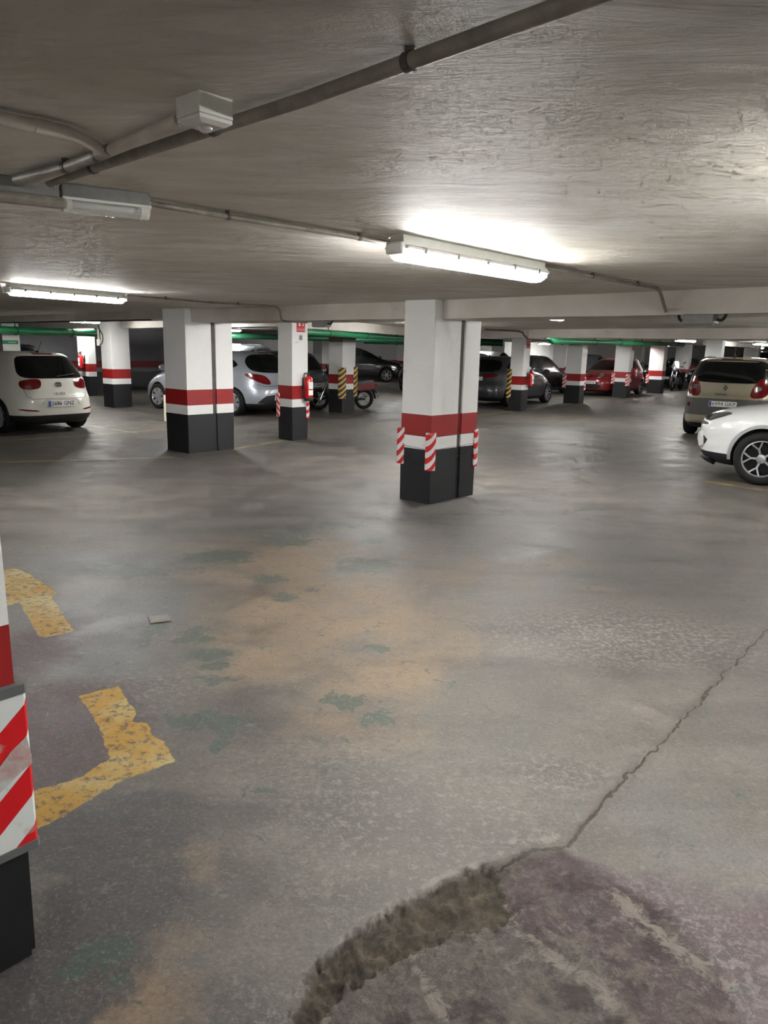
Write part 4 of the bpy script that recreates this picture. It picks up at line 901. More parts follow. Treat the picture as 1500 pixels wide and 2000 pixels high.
class Car:
    def __init__(s, label, cat, loc, heading, slices, paint_, zsplit, wheels, rim=('plain', 7), trim='plastic_k', name='parked_car', nring=88):
        s.root = thing(name, label, cat, loc, rad(heading)); s.sl = slices
        s.L = max(q[2] for q in slices); s.ox = s.L/2
        # loc is the ground point under the middle of the car
        zs = [q[0] for q in slices]
        # sample rows densely where the profile moves quickly; always include zsplit values
        zr = []
        for i in range(len(zs)-1):
            d = abs(zs[i+1]-zs[i]) + 0.35*abs(slices[i+1][2]-slices[i][2]) + 0.35*abs(slices[i+1][1]-slices[i][1]); n = max(2, int(d/0.035))
            zr += [zs[i]+(zs[i+1]-zs[i])*k/n for k in range(n)]
        zr.append(zs[-1]); zr = sorted(set(zr) | set(zsplit))
        zr2 = [zr[0]]
        for z in zr[1:]:
            if z-zr2[-1] > 0.004 or z in zsplit:
                if z-zr2[-1] <= 0.004: zr2[-1] = z
                else: zr2.append(z)
        col = lambda j, z: pchip(zs, [q[j] for q in slices], z)
        bm = bmesh.new(); rings = []
        for z in zr2:
            xr, xf, wd, nr_, nf = (col(j, z) for j in range(1, 6)); xm = (xr+xf)/2; ring = []
            for k in range(nring):
                a = 2*PI*k/nring; ca, sa = math.cos(a), math.sin(a); n = nf if ca >= 0 else nr_
                e = 2/n
                x = xm + (xf-xm)*math.copysign(abs(ca)**e, ca) if ca >= 0 else xm - (xm-xr)*abs(ca)**e
                ring.append(bm.verts.new((x-s.ox, wd*math.copysign(abs(sa)**e, sa), z)))
            rings.append(ring)
        for (A_, B_, z0) in zip(rings, rings[1:], zr2):
            mi = 1 if z0 < zsplit[0]-1e-6 else 0
            for k in range(nring):
                f = bm.faces.new((A_[k], A_[(k+1)%nring], B_[(k+1)%nring], B_[k])); f.material_index = mi
        bm.faces.new(rings[0][::-1]).material_index = 1; bm.faces.new(rings[-1])
        bm.normal_update()
        s.bvh = BVHTree.FromBMesh(bm)
        me = bpy.data.meshes.new('car_body'); bm.to_mesh(me); bm.free()
        for m in (paint_, M[trim], M['under']): me.materials.append(m)
        body = link('car_body', me, s.root); s.body = body
        # wheel wells cut out of the body
        cut = bmesh.new(); s.w = wheels
        for ax, r in wheels['axles']:
            for sd in (-1, 1):
                W = wheels['half']
                tube(cut, [(ax-s.ox, sd*(W-0.27), r), (ax-s.ox, sd*(W+0.3), r)], r+wheels.get('gap', 0.045), 40)
        cm = bpy.data.meshes.new('cut'); cut.to_mesh(cm); cut.free(); cm.materials.append(M['under'])
        co = bpy.data.objects.new('cut', cm); COL.objects.link(co); co.parent = s.root
        md = body.modifiers.new('b', 'BOOLEAN'); md.operation = 'DIFFERENCE'; md.object = co; md.solver = 'EXACT'
        bpy.context.view_layer.update()
        nm = bpy.data.meshes.new_from_object(body.evaluated_get(bpy.context.evaluated_depsgraph_get()))
        body.modifiers.clear(); nm.name = 'car_body'; body.data = nm
        while len(nm.materials) < 3: nm.materials.append(M['under'])
        bpy.data.objects.remove(co)
        for p in nm.polygons:
            c = p.center; p.use_smooth = True
            for ax, r in wheels['axles']:
                if abs(math.hypot(c.x-(ax-s.ox), c.z-r)-(r+wheels.get('gap', 0.045))) < 0.012 and abs(p.normal.y) < 0.5: p.material_index = 2
                elif math.hypot(c.x-(ax-s.ox), c.z-r) < r+0.03 and abs(abs(c.y)-(wheels['half']-0.27)) < 0.01: p.material_index = 2
        try: nm.set_sharp_from_angle(angle=rad(35))
        except Exception: pass
        for ax, r in wheels['axles']:
            for sd in (-1, 1):
                wheel(s.root, Vector((ax-s.ox, sd*(wheels['half']-0.115), r)), sd, r, r*wheels.get('rimf', 0.66), rim[1], rim[0])
    def ray(s, kind, u, v):
        if kind == 'rear': o, d = Vector((-4, u, v)), Vector((1, 0, 0))
        elif kind == 'front': o, d = Vector((4, u, v)), Vector((-1, 0, 0))
        elif kind == 'left': o, d = Vector((u-s.ox, 3, v)), Vector((0, -1, 0))
        elif kind == 'right': o, d = Vector((u-s.ox, -3, v)), Vector((0, 1, 0))
        elif kind == 'top': o, d = Vector((u-s.ox, v, 3)), Vector((0, 0, -1))
        elif kind in ('rwrap', 'fwrap'):      # u: degrees round a vertical axis near that end
            sg = -1 if kind == 'rwrap' else 1
            cx = (0.75-s.ox) if sg < 0 else (s.L-0.75-s.ox)
            a = rad(u); dd = Vector((sg*math.cos(a), math.sin(a), 0)); o = Vector((cx, 0, v))+dd*5; d = -dd
        h, n, _, _ = s.bvh.ray_cast(o, d)
        if h is None:
            h, n, _, _ = s.bvh.find_nearest(o+d*(3.5))
        if n.dot(d) > 0: n = -n
        return h, n
    def patch(s, name, kind, poly, m, off=0.004, th=0.012, step=0.05, ch=2, parent=None, ustep=None):
        if ch: poly = chaikin(poly, ch)
        bm = bmesh.new(); vs = [bm.verts.new((u, v, 0)) for u, v in poly]; bm.faces.new(vs)
        us = [p[0] for p in poly]; vv = [p[1] for p in poly]
        for lo, hi, no, st in ((min(us), max(us), (1,0,0), ustep or (step if 'wrap' not in kind else 4.0)), (min(vv), max(vv), (0,1,0), step)):
            n = int((hi-lo)/st)
            for k in range(1, n+1):
                q = lo+(hi-lo)*k/(n+1)
                bmesh.ops.bisect_plane(bm, geom=bm.verts[:]+bm.edges[:]+bm.faces[:], plane_co=(q if no[0] else 0, q if no[1] else 0, 0), plane_no=no)
        bmesh.ops.triangulate(bm, faces=[f for f in bm.faces if len(f.verts) > 4])
        nrm = {}
        for v in bm.verts:
            h, n = s.ray(kind, v.co.x, v.co.y); nrm[v] = n; v.co = h + n*off
        # rim going into the body so the panel has thickness
        be = [e for e in bm.edges if len(e.link_faces) == 1]; inner = {}
        for e in be:
            for v in e.verts:
                if v not in inner: inner[v] = bm.verts.new(v.co - nrm[v]*th)
        for e in be:
            a, b = e.verts; bm.faces.new((a, b, inner[b], inner[a]))
        bmesh.ops.recalc_face_normals(bm, faces=bm.faces[:])
        c = sum((f.normal.dot(nrm[f.verts[0]]) for f in bm.faces if all(v in nrm for v in f.verts)), 0.0)
        if c < 0: bmesh.ops.reverse_faces(bm, faces=bm.faces[:])
        return obj(name, bm, m, parent or s.root, 60)
    def text(s, name, kind, txt, size, u, v, m, off=0.008, sx=1.0):
        me = text_mesh(txt, size, 0.002); flip = -1 if kind in ('rear',) else 1
        if kind in ('left',): flip = -1
        for vt in me.vertices:
            uu = u + vt.co.x*sx*flip; h, n = s.ray(kind, uu, v+vt.co.y); vt.co = h+n*(off+vt.co.z)
        me.materials.append(m); me.update(); return link(name, me, s.root)
    def plate(s, kind, v, txt, y=0.0, w=0.52, h=0.11):
        hh, n = s.ray(kind, y, v); sg = -1 if kind == 'rear' else 1
        x = max(hh.x*sg, *(s.ray(kind, y+dy, v+dz)[0].x*sg for dy in (-w/2, w/2) for dz in (-h/2, h/2)))*sg
        bm = bmesh.new(); box(bm, x-0.03 if sg > 0 else x-0.014, x+0.014 if sg > 0 else x+0.03, y-w/2, y+w/2, v-h/2, v+h/2, 0, 0.003)
        p = obj('number_plate', bm, M['plate'], s.root); xs = x+sg*0.0155
        lf = -sg   # which way is left for the reader
        yb = y+lf*(w/2-0.027)
        bm = bmesh.new(); box(bm, xs-0.001, xs+0.001, yb-0.021, yb+0.021, v-h/2+0.006, v+h/2-0.006); obj('blue_strip', bm, M['plate_blue'], p)
        if txt:
            me = text_mesh(txt, h*0.92, 0.001)
            wdt = max(a.co.x for a in me.vertices)-min(a.co.x for a in me.vertices); k = (w-0.085)/wdt; mid = (max(a.co.x for a in me.vertices)+min(a.co.x for a in me.vertices))/2
            for vt in me.vertices: vt.co = Vector((xs+sg*(0.001+vt.co.z), y-lf*0.022-lf*(vt.co.x-mid)*k, v+vt.co.y))
            me.materials.append(M['ink']); me.update(); link('plate_characters', me, p)
        return p
    def mirrors(s, x, z, y, m):
        for sd in (-1, 1):
            bm = bmesh.new(); bmesh.ops.create_uvsphere(bm, u_segments=16, v_segments=10, radius=1)
            for v in bm.verts: v.co = Vector((v.co.x*0.07*(1 if v.co.x > 0 else 0.4)+x-s.ox, sd*(y+0.09)+v.co.y*0.115, z+v.co.z*0.075))
            o = obj('wing_mirror', bm, m, s.root, 60)
            bm = bmesh.new(); tube(bm, [(x-s.ox, sd*(y-0.05), z-0.06), (x-s.ox, sd*(y+0.05), z-0.03)], 0.02, 8); obj('mirror_arm', bm, M['plastic_k'], o)
    def handles(s, xs, z, m):
        for sd, kd in ((-1, 'right'), (1, 'left')):
            for x in xs:
                h, n = s.ray(kd, x, z); bm = bmesh.new(); box(bm, h.x-0.09, h.x+0.09, h.y-0.012*1, h.y+0.028*sd if sd > 0 else h.y+0.012, z-0.014, z+0.014, 0, 0.008) if sd > 0 else box(bm, h.x-0.09, h.x+0.09, h.y-0.028, h.y+0.012, z-0.014, z+0.014, 0, 0.008)
                obj('door_handle', bm, m, s.root)
    def seams(s, lines, kind, wd=0.007):
        for pts in lines:
            for i in range(len(pts)-1):
                a, b = Vector(pts[i]), Vector(pts[i+1]); d = (b-a).normalized(); n = Vector((-d.y, d.x))*wd/2
                s.patch('panel_gap', kind, [tuple(a-n), tuple(b-n), tuple(b+n), tuple(a+n)], M['plastic_k'], 0.0015, 0.004, 0.06, 0)
    def aerial(s, x, z, lean=-0.15, l=0.25):
        h, n = s.ray('top', x, 0); bm = bmesh.new()
        tube(bm, [h, h+Vector((lean*0.3, 0, 0.03))], [0.03, 0.012], 8); tube(bm, [h+Vector((lean*0.2, 0, 0.02)), h+Vector((lean, 0, l))], 0.004, 6); obj('aerial', bm, M['plastic_k'], s.root)
    def wiper(s, y0, z0, y1, z1):
        pts = [s.ray('rear', y0+(y1-y0)*t, z0+(z1-z0)*t) for t in (0, .25, .5, .75, 1)]
        bm = bmesh.new(); tube(bm, [h+n*0.02 for h, n in pts], 0.009, 6); obj('rear_wiper', bm, M['plastic_k'], s.root)
    def sides(s, win, belt_m=None):
        for kd in ('left', 'right'):
            for p in win: s.patch('side_window', kd, p, M['glass_k'], 0.003, 0.012, 0.08, 1)
def mirror_y(poly): return [(-u, v) for u, v in poly][::-1]
def at_rear_axle(x, y, heading, L, rear): a = rad(heading); d = L/2-rear; return (x+d*math.cos(a), y+d*math.sin(a), 0)

HATCH = [(.17,.16,3.90,.72,5,4.5),(.24,.06,3.99,.80,5,4),(.36,.01,4.04,.835,5,3.6),(.50,.0,4.05,.845,4.6,3.4),(.60,.0,4.03,.85,4.4,3.2),(.72,.05,3.93,.847,4.2,3.1),(.82,.07,3.66,.832,4,3),
         (.90,.085,3.33,.81,4,3),(.97,.11,3.05,.785,4,3),(1.08,.20,2.80,.74,4,3.2),(1.22,.33,2.48,.68,4,3.4),(1.34,.44,2.20,.615,4,3.4),(1.40,.52,2.02,.56,3.8,3.2),(1.433,.72,1.8,.46,3.4,3),(1.447,1.1,1.5,.2,3,3)]
def scaled(sl, kx=1, ky=1, kz=1, over=None):
    return [(a*kz, b*kx, c*kx, d*ky, e, f) for a, b, c, d, e, f in sl]

# --- white hatchback, rear three-quarter view, left
c = Car('white five-door hatchback at the left, seen from behind, number plate 2696 GNZ', 'car', at_rear_axle(-6.42, 13.82, 144, 4.05, .74), 144, scaled(HATCH, 1, 1.0, .985), PAINT['white'], [.335], dict(axles=[(.74,.305),(3.21,.305)], half=.80), ('twin', 7))
c.patch('rear_window', 'rear', [(-.56,.985),(-.40,.97),(.40,.97),(.56,.985),(.60,1.05),(.555,1.20),(.505,1.325),(.40,1.355),(-.40,1.355),(-.505,1.325),(-.555,1.20),(-.60,1.05)], M['glass_k'])
for sg in (1, -1):
    P = [(26,.955),(36,.965),(50,.935),(52,.88),(49,.80),(40,.775),(27,.80),(25,.88)]
    c.patch('tail_lamp', 'rwrap', P if sg > 0 else mirror_y(P), M['lamp_red'], 0.008, ustep=3)
    P = [(.42,.40),(.68,.425),(.70,.455),(.42,.43)]
    c.patch('reflector', 'rear', P if sg > 0 else mirror_y(P), M['lamp_red'], 0.006, ch=1)
c.patch('high_brake_lamp', 'rear', [(-.19,1.372),(.19,1.372),(.17,1.396),(-.17,1.396)], M['lamp_red'], 0.008, ch=0)
c.sides([[(2.98,.97),(3.06,.98),(2.70,1.20),(2.42,1.34),(2.12,1.37),(2.10,.96)], [(2.03,.96),(2.05,1.375),(1.4,1.37),(1.18,1.33),(1.12,.99)], [(1.03,1.02),(1.06,1.30),(.88,1.22),(.74,1.12),(.80,1.06)]])
c.patch('windscreen', 'front', [(-.66,1.0),(.66,1.0),(.52,1.33),(-.52,1.33)], M['glass_k'])
c.plate('rear', .535, '2696 GNZ')
# emblem and lettering
c.patch('emblem', 'rear', [(-.065,.815),(.065,.815),(.065,.905),(-.065,.905)], M['chrome'], 0.006, ch=1)
for z0, z1, y0, y1 in ((.866,.890,-.05,.05), (.828,.850,-.05,.05)): c.patch('emblem_bar', 'rear', [(y0,z0),(y1,z0),(y1-.012,z1),(y0-.0,z1)], M['ink'], 0.010, ch=0)
c.text('lettering', 'rear', 'I B I Z A', .062, 0, .70, M['chrome'])
c.seams([[(-.60,.95),(-.585,.80),(-.56,.66),(-.50,.625),(.50,.625),(.56,.66),(.585,.80),(.60,.95)], [(-.36,.505),(-.30,.60),(.30,.60),(.36,.505)]], 'rear', .006)
c.aerial(.72, 1.4, -.20, .20); c.wiper(0, .99, -.38, 1.03); c.mirrors(2.85, 1.0, .80, PAINT['white']); c.handles((1.35, 2.3), .86, PAINT['white'])
c.seams([[(1.95,.30),(2.06,.5),(2.06,.95)], [(1.12,.6),(1.08,.95)]], 'left')

# --- silver hatchback behind the left double pillar
S308 = [(.17,.18,4.12,.76,5,4.2),(.25,.07,4.20,.84,5,3.8),(.38,.02,4.26,.885,4.6,3.4),(.50,.0,4.27,.90,4.2,3.2),(.62,.01,4.22,.905,3.8,3.0),(.74,.07,4.08,.90,3.6,2.9),(.86,.11,3.85,.885,3.5,2.9),
        (.94,.13,3.6,.865,3.5,2.9),(1.0,.15,3.38,.84,3.5,2.9),(1.10,.22,3.05,.79,3.5,3),(1.24,.36,2.7,.72,3.5,3.2),(1.38,.48,2.38,.645,3.5,3.2),(1.45,.62,2.15,.58,3.4,3.2),(1.485,.85,1.95,.47,3.2,3),(1.498,1.25,1.6,.2,3,3)]
c = Car('silver hatchback with big red tail lamps, parked behind the left double pillar', 'car', at_rear_axle(-3.14, 18.20, 147, 4.27, .80), 147, S308, PAINT['silver'], [.30], dict(axles=[(.80,.315),(3.41,.315)], half=.87), ('cover', 7))
c.patch('rear_window', 'rear', [(-.60,1.03),(-.35,1.0),(.35,1.0),(.60,1.03),(.65,1.10),(.62,1.24),(.53,1.38),(.35,1.42),(-.35,1.42),(-.53,1.38),(-.62,1.24),(-.65,1.10)], M['glass_k'])
for sg in (1, -1):
    P = [(24,.74),(34,.735),(48,.79),(64,.89),(74,.965),(68,.985),(50,.975),(36,.94),(28,.85)]
    c.patch('tail_lamp', 'rwrap', P if sg > 0 else mirror_y(P), M['lamp_red'], 0.010, ustep=3)
c.patch('bumper_insert', 'rear', [(-.70,.285),(.70,.285),(.60,.42),(.48,.505),(-.48,.505),(-.60,.42)], M['plastic_k'], 0.006, ch=1)
c.plate('rear', .43, '2LLS')
c.patch('high_brake_lamp', 'rear', [(-.15,1.435),(.15,1.435),(.13,1.46),(-.13,1.46)], M['lamp_red'], 0.008, ch=0)
c.sides([[(3.25,1.0),(2.95,1.14),(2.55,1.36),(2.25,1.42),(2.2,1.0)], [(2.13,1.0),(2.15,1.42),(1.5,1.42),(1.2,1.36),(1.1,1.03)], [(1.0,1.07),(1.05,1.34),(.85,1.25),(.72,1.15)]])
c.patch('windscreen', 'front', [(-.72,1.05),(.72,1.05),(.56,1.4),(-.56,1.4)], M['glass_k'])
for sg in (1, -1):
    P = [(24,.72),(40,.78),(54,.90),(50,.93),(36,.87),(24,.80)]
    c.patch('head_lamp', 'fwrap', P if sg > 0 else mirror_y(P), M['lamp_clear'], 0.006, ustep=3)
c.patch('emblem', 'rear', [(-.04,.80),(.0,.79),(.045,.81),(.03,.86),(.0,.88),(-.03,.86)], M['chrome'], 0.012, ch=1)
c.seams([[(-.62,.74),(-.5,.70),(.5,.70),(.62,.74)], [(-.66,1.0),(-.6,.9),(-.50,.74)], [(.66,1.0),(.6,.9),(.50,.74)]], 'rear', .007)
c.aerial(.95, 1.49, -.12, .12); c.wiper(0, 1.02, .40, 1.06); c.mirrors(3.05, 1.04, .86, PAINT['silver']); c.handles((1.5, 2.5), .90, PAINT['silver'])

# --- dark slate hatchback beside it
S5 = scaled(HATCH, 1.03, 1.02, 1.03)
c = Car('dark slate hatchback half hidden behind the slim extinguisher pillar', 'car', at_rear_axle(-2.49, 20.61, 147, 4.17, .76), 147, S5, PAINT['dkgrey'], [.40], dict(axles=[(.76,.31),(3.3,.31)], half=.815), ('plain', 6))
c.patch('rear_window', 'rear', [(-.58,1.02),(.58,1.02),(.53,1.36),(-.53,1.36)], M['glass_k'])
for sg in (1, -1):
    P = [(32,.86),(50,.90),(56,1.02),(48,1.10),(42,1.0),(34,.98)]
    c.patch('tail_lamp', 'rwrap', P if sg > 0 else mirror_y(P), M['lamp_red'], 0.010, ustep=3)
c.plate('rear', .62, '1UNCU'); c.sides([[(3.0,1.0),(2.5,1.36),(2.1,1.4),(2.1,1.0)], [(2.0,1.0),(2.0,1.4),(1.2,1.37),(1.0,1.05)]])
c.patch('trim_strip', 'rear', [(-.45,.70),(.45,.70),(.45,.725),(-.45,.725)], M['chrome'], 0.012, ch=0)
c.seams([[(-.60,1.0),(-.56,.72),(.56,.72),(.60,1.0)]], 'rear'); c.mirrors(2.9, 1.03, .8, PAINT['dkgrey'])

# --- graphite hatchback, right of the central pillar
S30 = scaled(S308, 1.01, 1.0, 0.985)
c = Car('graphite hatchback parked right of the central pillar, nose away', 'car', at_rear_axle(3.02, 22.95, 54, 4.31, .83), 54, S30, PAINT['grey'], [.28], dict(axles=[(.83,.32),(3.48,.32)], half=.87, rimf=.70), ('plain', 10))
c.patch('rear_window', 'rear', [(-.60,1.04),(-.35,1.02),(.35,1.02),(.60,1.04),(.64,1.12),(.60,1.26),(.52,1.37),(-.52,1.37),(-.60,1.26),(-.64,1.12)], M['glass_k'])
for sg in (1, -1):
    P = [(20,.86),(34,.85),(52,.88),(60,.93),(50,.99),(34,.96),(22,.93)]
    c.patch('tail_lamp', 'rwrap', P if sg > 0 else mirror_y(P), M['lamp_red'], 0.010, ustep=3)
    P = [(24,.66),(40,.70),(56,.84),(50,.87),(36,.80),(24,.76)]
    c.patch('head_lamp', 'fwrap', P if sg > 0 else mirror_y(P), M['lamp_clear'], 0.006, ustep=3)
c.plate('rear', .82, ''); c.sides([[(3.25,.99),(2.95,1.12),(2.55,1.33),(2.25,1.39),(2.2,.99)], [(2.13,.99),(2.15,1.39),(1.5,1.39),(1.2,1.33),(1.1,1.02)], [(1.0,1.06),(1.05,1.31),(.85,1.22),(.72,1.13)]])
c.patch('windscreen', 'front', [(-.72,1.03),(.72,1.03),(.56,1.36),(-.56,1.36)], M['glass_k'])
c.seams([[(-.66,.98),(-.60,.74),(.60,.74),(.66,.98)]], 'rear'); c.mirrors(3.05, 1.02, .86, PAINT['grey']); c.handles((1.5, 2.5), .86, PAINT['grey']); c.aerial(.95, 1.47, -.1, .08)

# --- dark red car facing the camera
c = Car('dark red car facing the aisle between two banded pillars', 'car', at_rear_axle(9.85, 31.6, 231, 4.05, .74), 231, scaled(HATCH, 1, 1.01, 1.02), PAINT['dred'], [.24], dict(axles=[(.74,.305),(3.21,.305)], half=.81, rimf=.68), ('plain', 6))
c.patch('windscreen', 'front', [(-.70,1.0),(-.35,.985),(.35,.985),(.70,1.0),(.56,1.36),(-.56,1.36)], M['glass_k'])
for sg in (1, -1):
    P = [(20,.66),(30,.69),(42,.77),(56,.86),(50,.90),(36,.83),(24,.74)]
    c.patch('head_lamp', 'fwrap', P if sg > 0 else mirror_y(P), M['lamp_clear'], 0.010, ustep=3)
c.patch('grille', 'front', [(-.42,.30),(.42,.30),(.48,.48),(-.48,.48)], M['plastic_k'], 0.006)
c.plate('front', .53, '1886'); c.patch('emblem', 'front', [(0,.69),(.045,.745),(0,.80),(-.045,.745)], M['chrome'], 0.012, ch=0)
c.sides([[(2.98,.99),(2.5,1.34),(2.12,1.39),(2.10,.98)], [(2.03,.98),(2.05,1.39),(1.3,1.37),(1.0,1.05)]])
c.seams([[(-.60,.72),(-.3,.66),(.3,.66),(.60,.72)]], 'front'); c.mirrors(2.9, 1.02, .8, PAINT['dred'])

# --- beige people carrier, rear view on the right
MPV = [(.19,.16,4.05,.76,5,4.5),(.26,.07,4.18,.84,5,4),(.34,.01,4.24,.875,5,3.8),(.50,.0,4.26,.89,4.8,3.5),(.66,.0,4.22,.90,4.6,3.3),(.80,.02,4.10,.90,4.6,3.2),(.92,.07,3.88,.892,4.6,3.1),(1.02,.09,3.62,.875,4.6,3.1),
       (1.12,.11,3.36,.85,4.6,3.2),(1.28,.17,3.02,.80,4.8,3.4),(1.42,.24,2.72,.745,4.8,3.5),(1.53,.31,2.42,.69,4.6,3.5),(1.585,.42,2.15,.62,4.2,3.4),(1.61,.7,1.95,.50,3.6,3),(1.622,1.1,1.6,.2,3,3)]
c = Car('beige people carrier seen from behind on the right, number plate 6994 GKP', 'car', at_rear_axle(7.17, 15.62, 54, 4.26, .77), 54, MPV, PAINT['beige'], [.30], dict(axles=[(.77,.315),(3.45,.315)], half=.86), ('plain', 6))
c.patch('rear_window', 'rear', [(-.69,1.14),(-.4,1.115),(.4,1.115),(.69,1.14),(.735,1.20),(.685,1.40),(.64,1.54),(.4,1.565),(-.4,1.565),(-.64,1.54),(-.685,1.40),(-.735,1.20)], M['glass_k'])
for sg in (1, -1):
    P = [(34,.84),(44,.835),(55,.87),(60,1.0),(59,1.12),(54,1.235),(47,1.20),(42,1.13),(37,1.02)]
    L_ = c.patch('tail_lamp', 'rwrap', P if sg > 0 else mirror_y(P), M['lamp_red'], 0.012, ustep=3)
    P = [(41,.98),(48,.98),(49,1.06),(42,1.06)]
    c.patch('reversing_lens', 'rwrap', P if sg > 0 else mirror_y(P), M['lamp_clear'], 0.018, parent=L_, ustep=3)
    P = [(45,.62),(51,.62),(51,.70),(45,.70)]
    c.patch('reflector', 'rwrap', P if sg > 0 else mirror_y(P), M['lamp_red'], 0.012, ch=1, ustep=3)
GR = mat('grey_bumper', rgb(66, 66, 64), 0.6, noise=0.2, nscale=8)
c.patch('bumper', 'rwrap', [(-62,.46),(62,.46),(62,.60),(-62,.60)], GR, 0.010, 0.014, .07, 0, ustep=4)
c.patch('tailgate_panel', 'rear', [(-.66,.60),(.66,.60),(.66,.80),(-.66,.81)], GR, 0.006, 0.012, .07, 0)
for sg in (1, -1):
    P = [(40,.60),(62,.60),(60,.80),(40,.80)]
    c.patch('bumper_corner', 'rwrap', P if sg > 0 else mirror_y(P), GR, 0.008, 0.012, .07, 0, ustep=4)
c.plate('rear', .70, '6994 GKP')
c.patch('emblem', 'rear', [(0,.965),(.04,1.02),(0,1.075),(-.04,1.02)], M['ink'], 0.012, ch=0); c.patch('emblem_centre', 'rear', [(0,.995),(.018,1.02),(0,1.045),(-.018,1.02)], PAINT['beige'], 0.016, ch=0)
c.text('lettering', 'rear', 'SCENIC', .055, .06, .885, M['chrome'], sx=1.25)
c.patch('high_brake_lamp', 'rear', [(-.2,1.575),(.2,1.575),(.18,1.59),(-.18,1.59)], M['lamp_red'], 0.012, ch=0)
c.seams([[(-.70,1.13),(-.67,.80),(-.66,.60),(.66,.60),(.67,.80),(.70,1.13)], [(-.60,.33),(.60,.33)], [(-.2,.33),(-.2,.46)]], 'rear', .007)
bm = bmesh.new(); box(bm, -.04-2.13, .06-2.13, -.03, .03, .28, .40, 0, .01); obj('tow_eye', bm, M['plastic_k'], c.root)
c.sides([[(3.3,1.14),(2.9,1.36),(2.5,1.50),(2.3,1.53),(2.25,1.12)], [(2.18,1.12),(2.2,1.54),(1.3,1.54),(1.25,1.12)], [(1.15,1.14),(1.2,1.52),(.7,1.48),(.65,1.2)]])
c.aerial(.55, 1.6, .05, .27); c.wiper(-.05, 1.13, .40, 1.17); c.mirrors(3.0, 1.15, .86, PAINT['beige'])
bm = bmesh.new(); tube(bm, [c.ray('top', x, sd*.60)[0]+Vector((0,0,.02)) for sd in (1,) for x in (.7, 1.1, 1.6, 2.1)], .014, 8); obj('roof_rail', bm, M['plastic_k'], c.root)
bm = bmesh.new(); tube(bm, [c.ray('top', x, -.60)[0]+Vector((0,0,.02)) for x in (.7, 1.1, 1.6, 2.1)], .014, 8); obj('roof_rail', bm, M['plastic_k'], c.root)

# --- pearl white crossover entering the frame on the right
CRO = [(.20,.16,4.10,.78,5,4.2),(.27,.07,4.27,.85,5,3.6),(.36,.02,4.33,.89,4.6,3.3),(.50,.0,4.36,.90,4.2,3.1),(.66,.0,4.36,.905,4,3.0),(.78,.03,4.33,.90,4,2.9),(.86,.06,4.22,.89,4,2.9),(.93,.10,4.02,.87,4,2.9),
       (.99,.14,3.72,.85,4,2.9),(1.04,.20,3.42,.83,4,3),(1.12,.30,3.18,.80,4,3.1),(1.26,.48,2.82,.73,3.8,3.2),(1.42,.72,2.40,.655,3.6,3.2),(1.51,.95,2.12,.58,3.4,3.2),(1.545,1.25,1.95,.46,3.2,3),(1.56,1.5,1.75,.2,3,3)]
c = Car('pearl white crossover whose front corner enters at the right edge', 'car', (6.40, 9.58, 0), 144, CRO, PAINT['pearl'], [.355], dict(axles=[(.78,.345),(3.42,.345)], half=.90, gap=.05, rimf=.68), ('split', 5))
for sg in (1, -1):
    P = [(25,.80),(34,.77),(44,.775),(54,.83),(64,.875),(66,.895),(56,.90),(46,.885),(34,.865),(26,.84)]
    hl = c.patch('head_lamp', 'fwrap', P if sg > 0 else mirror_y(P), M['lamp_clear'], 0.006, ustep=3)
    P = [(30,.80),(38,.79),(40,.85),(32,.85)]
    c.patch('projector', 'fwrap', P if sg > 0 else mirror_y(P), M['alloy_d'], 0.012, parent=hl, ustep=3)
    P = [(25,.795),(44,.768),(56,.823),(66,.875),(66,.888),(54,.843),(42,.79),(26,.812)]
    c.patch('chrome_strip', 'fwrap', P if sg > 0 else mirror_y(P), M['chrome'], 0.010, parent=hl, ch=0, ustep=3)
    P = [(30,.42),(38,.40),(42,.46),(36,.60),(31,.62)]
    c.patch('bumper_blade', 'fwrap', P if sg > 0 else mirror_y(P), PAINT['pearl'], 0.03, 0.03, ch=1, ustep=3)
c.patch('lower_grille', 'front', [(-.52,.37),(.52,.37),(.60,.60),(-.60,.60)], M['plastic_k'], 0.005); c.patch('upper_grille', 'front', [(-.55,.70),(.55,.70),(.5,.76),(-.5,.76)], M['plastic_k'], 0.005)
c.plate('front', .52, ''); c.patch('windscreen', 'front', [(-.70,1.10),(.70,1.10),(.56,1.45),(-.56,1.45)], M['glass_k'])
c.sides([[(3.3,1.08),(2.9,1.25),(2.4,1.44),(2.1,1.48),(2.05,1.06)], [(1.98,1.06),(2.0,1.48),(1.3,1.42),(1.1,1.15)]])
c.seams([[(3.02,.92),(3.3,1.0)], [(2.95,.35),(2.98,.9)]], 'left'); c.mirrors(3.0, 1.1, .84, PAINT['pearl'])
c.seams([[(-58,.745),(-30,.735),(0,.73),(30,.735),(58,.745)]], 'fwrap') if False else None
# lip spoiler
c.patch('front_lip', 'fwrap', [(-50,.21),(50,.21),(50,.275),(-50,.275)], M['plastic_k'], 0.05, 0.05, .05, 0, ustep=4)
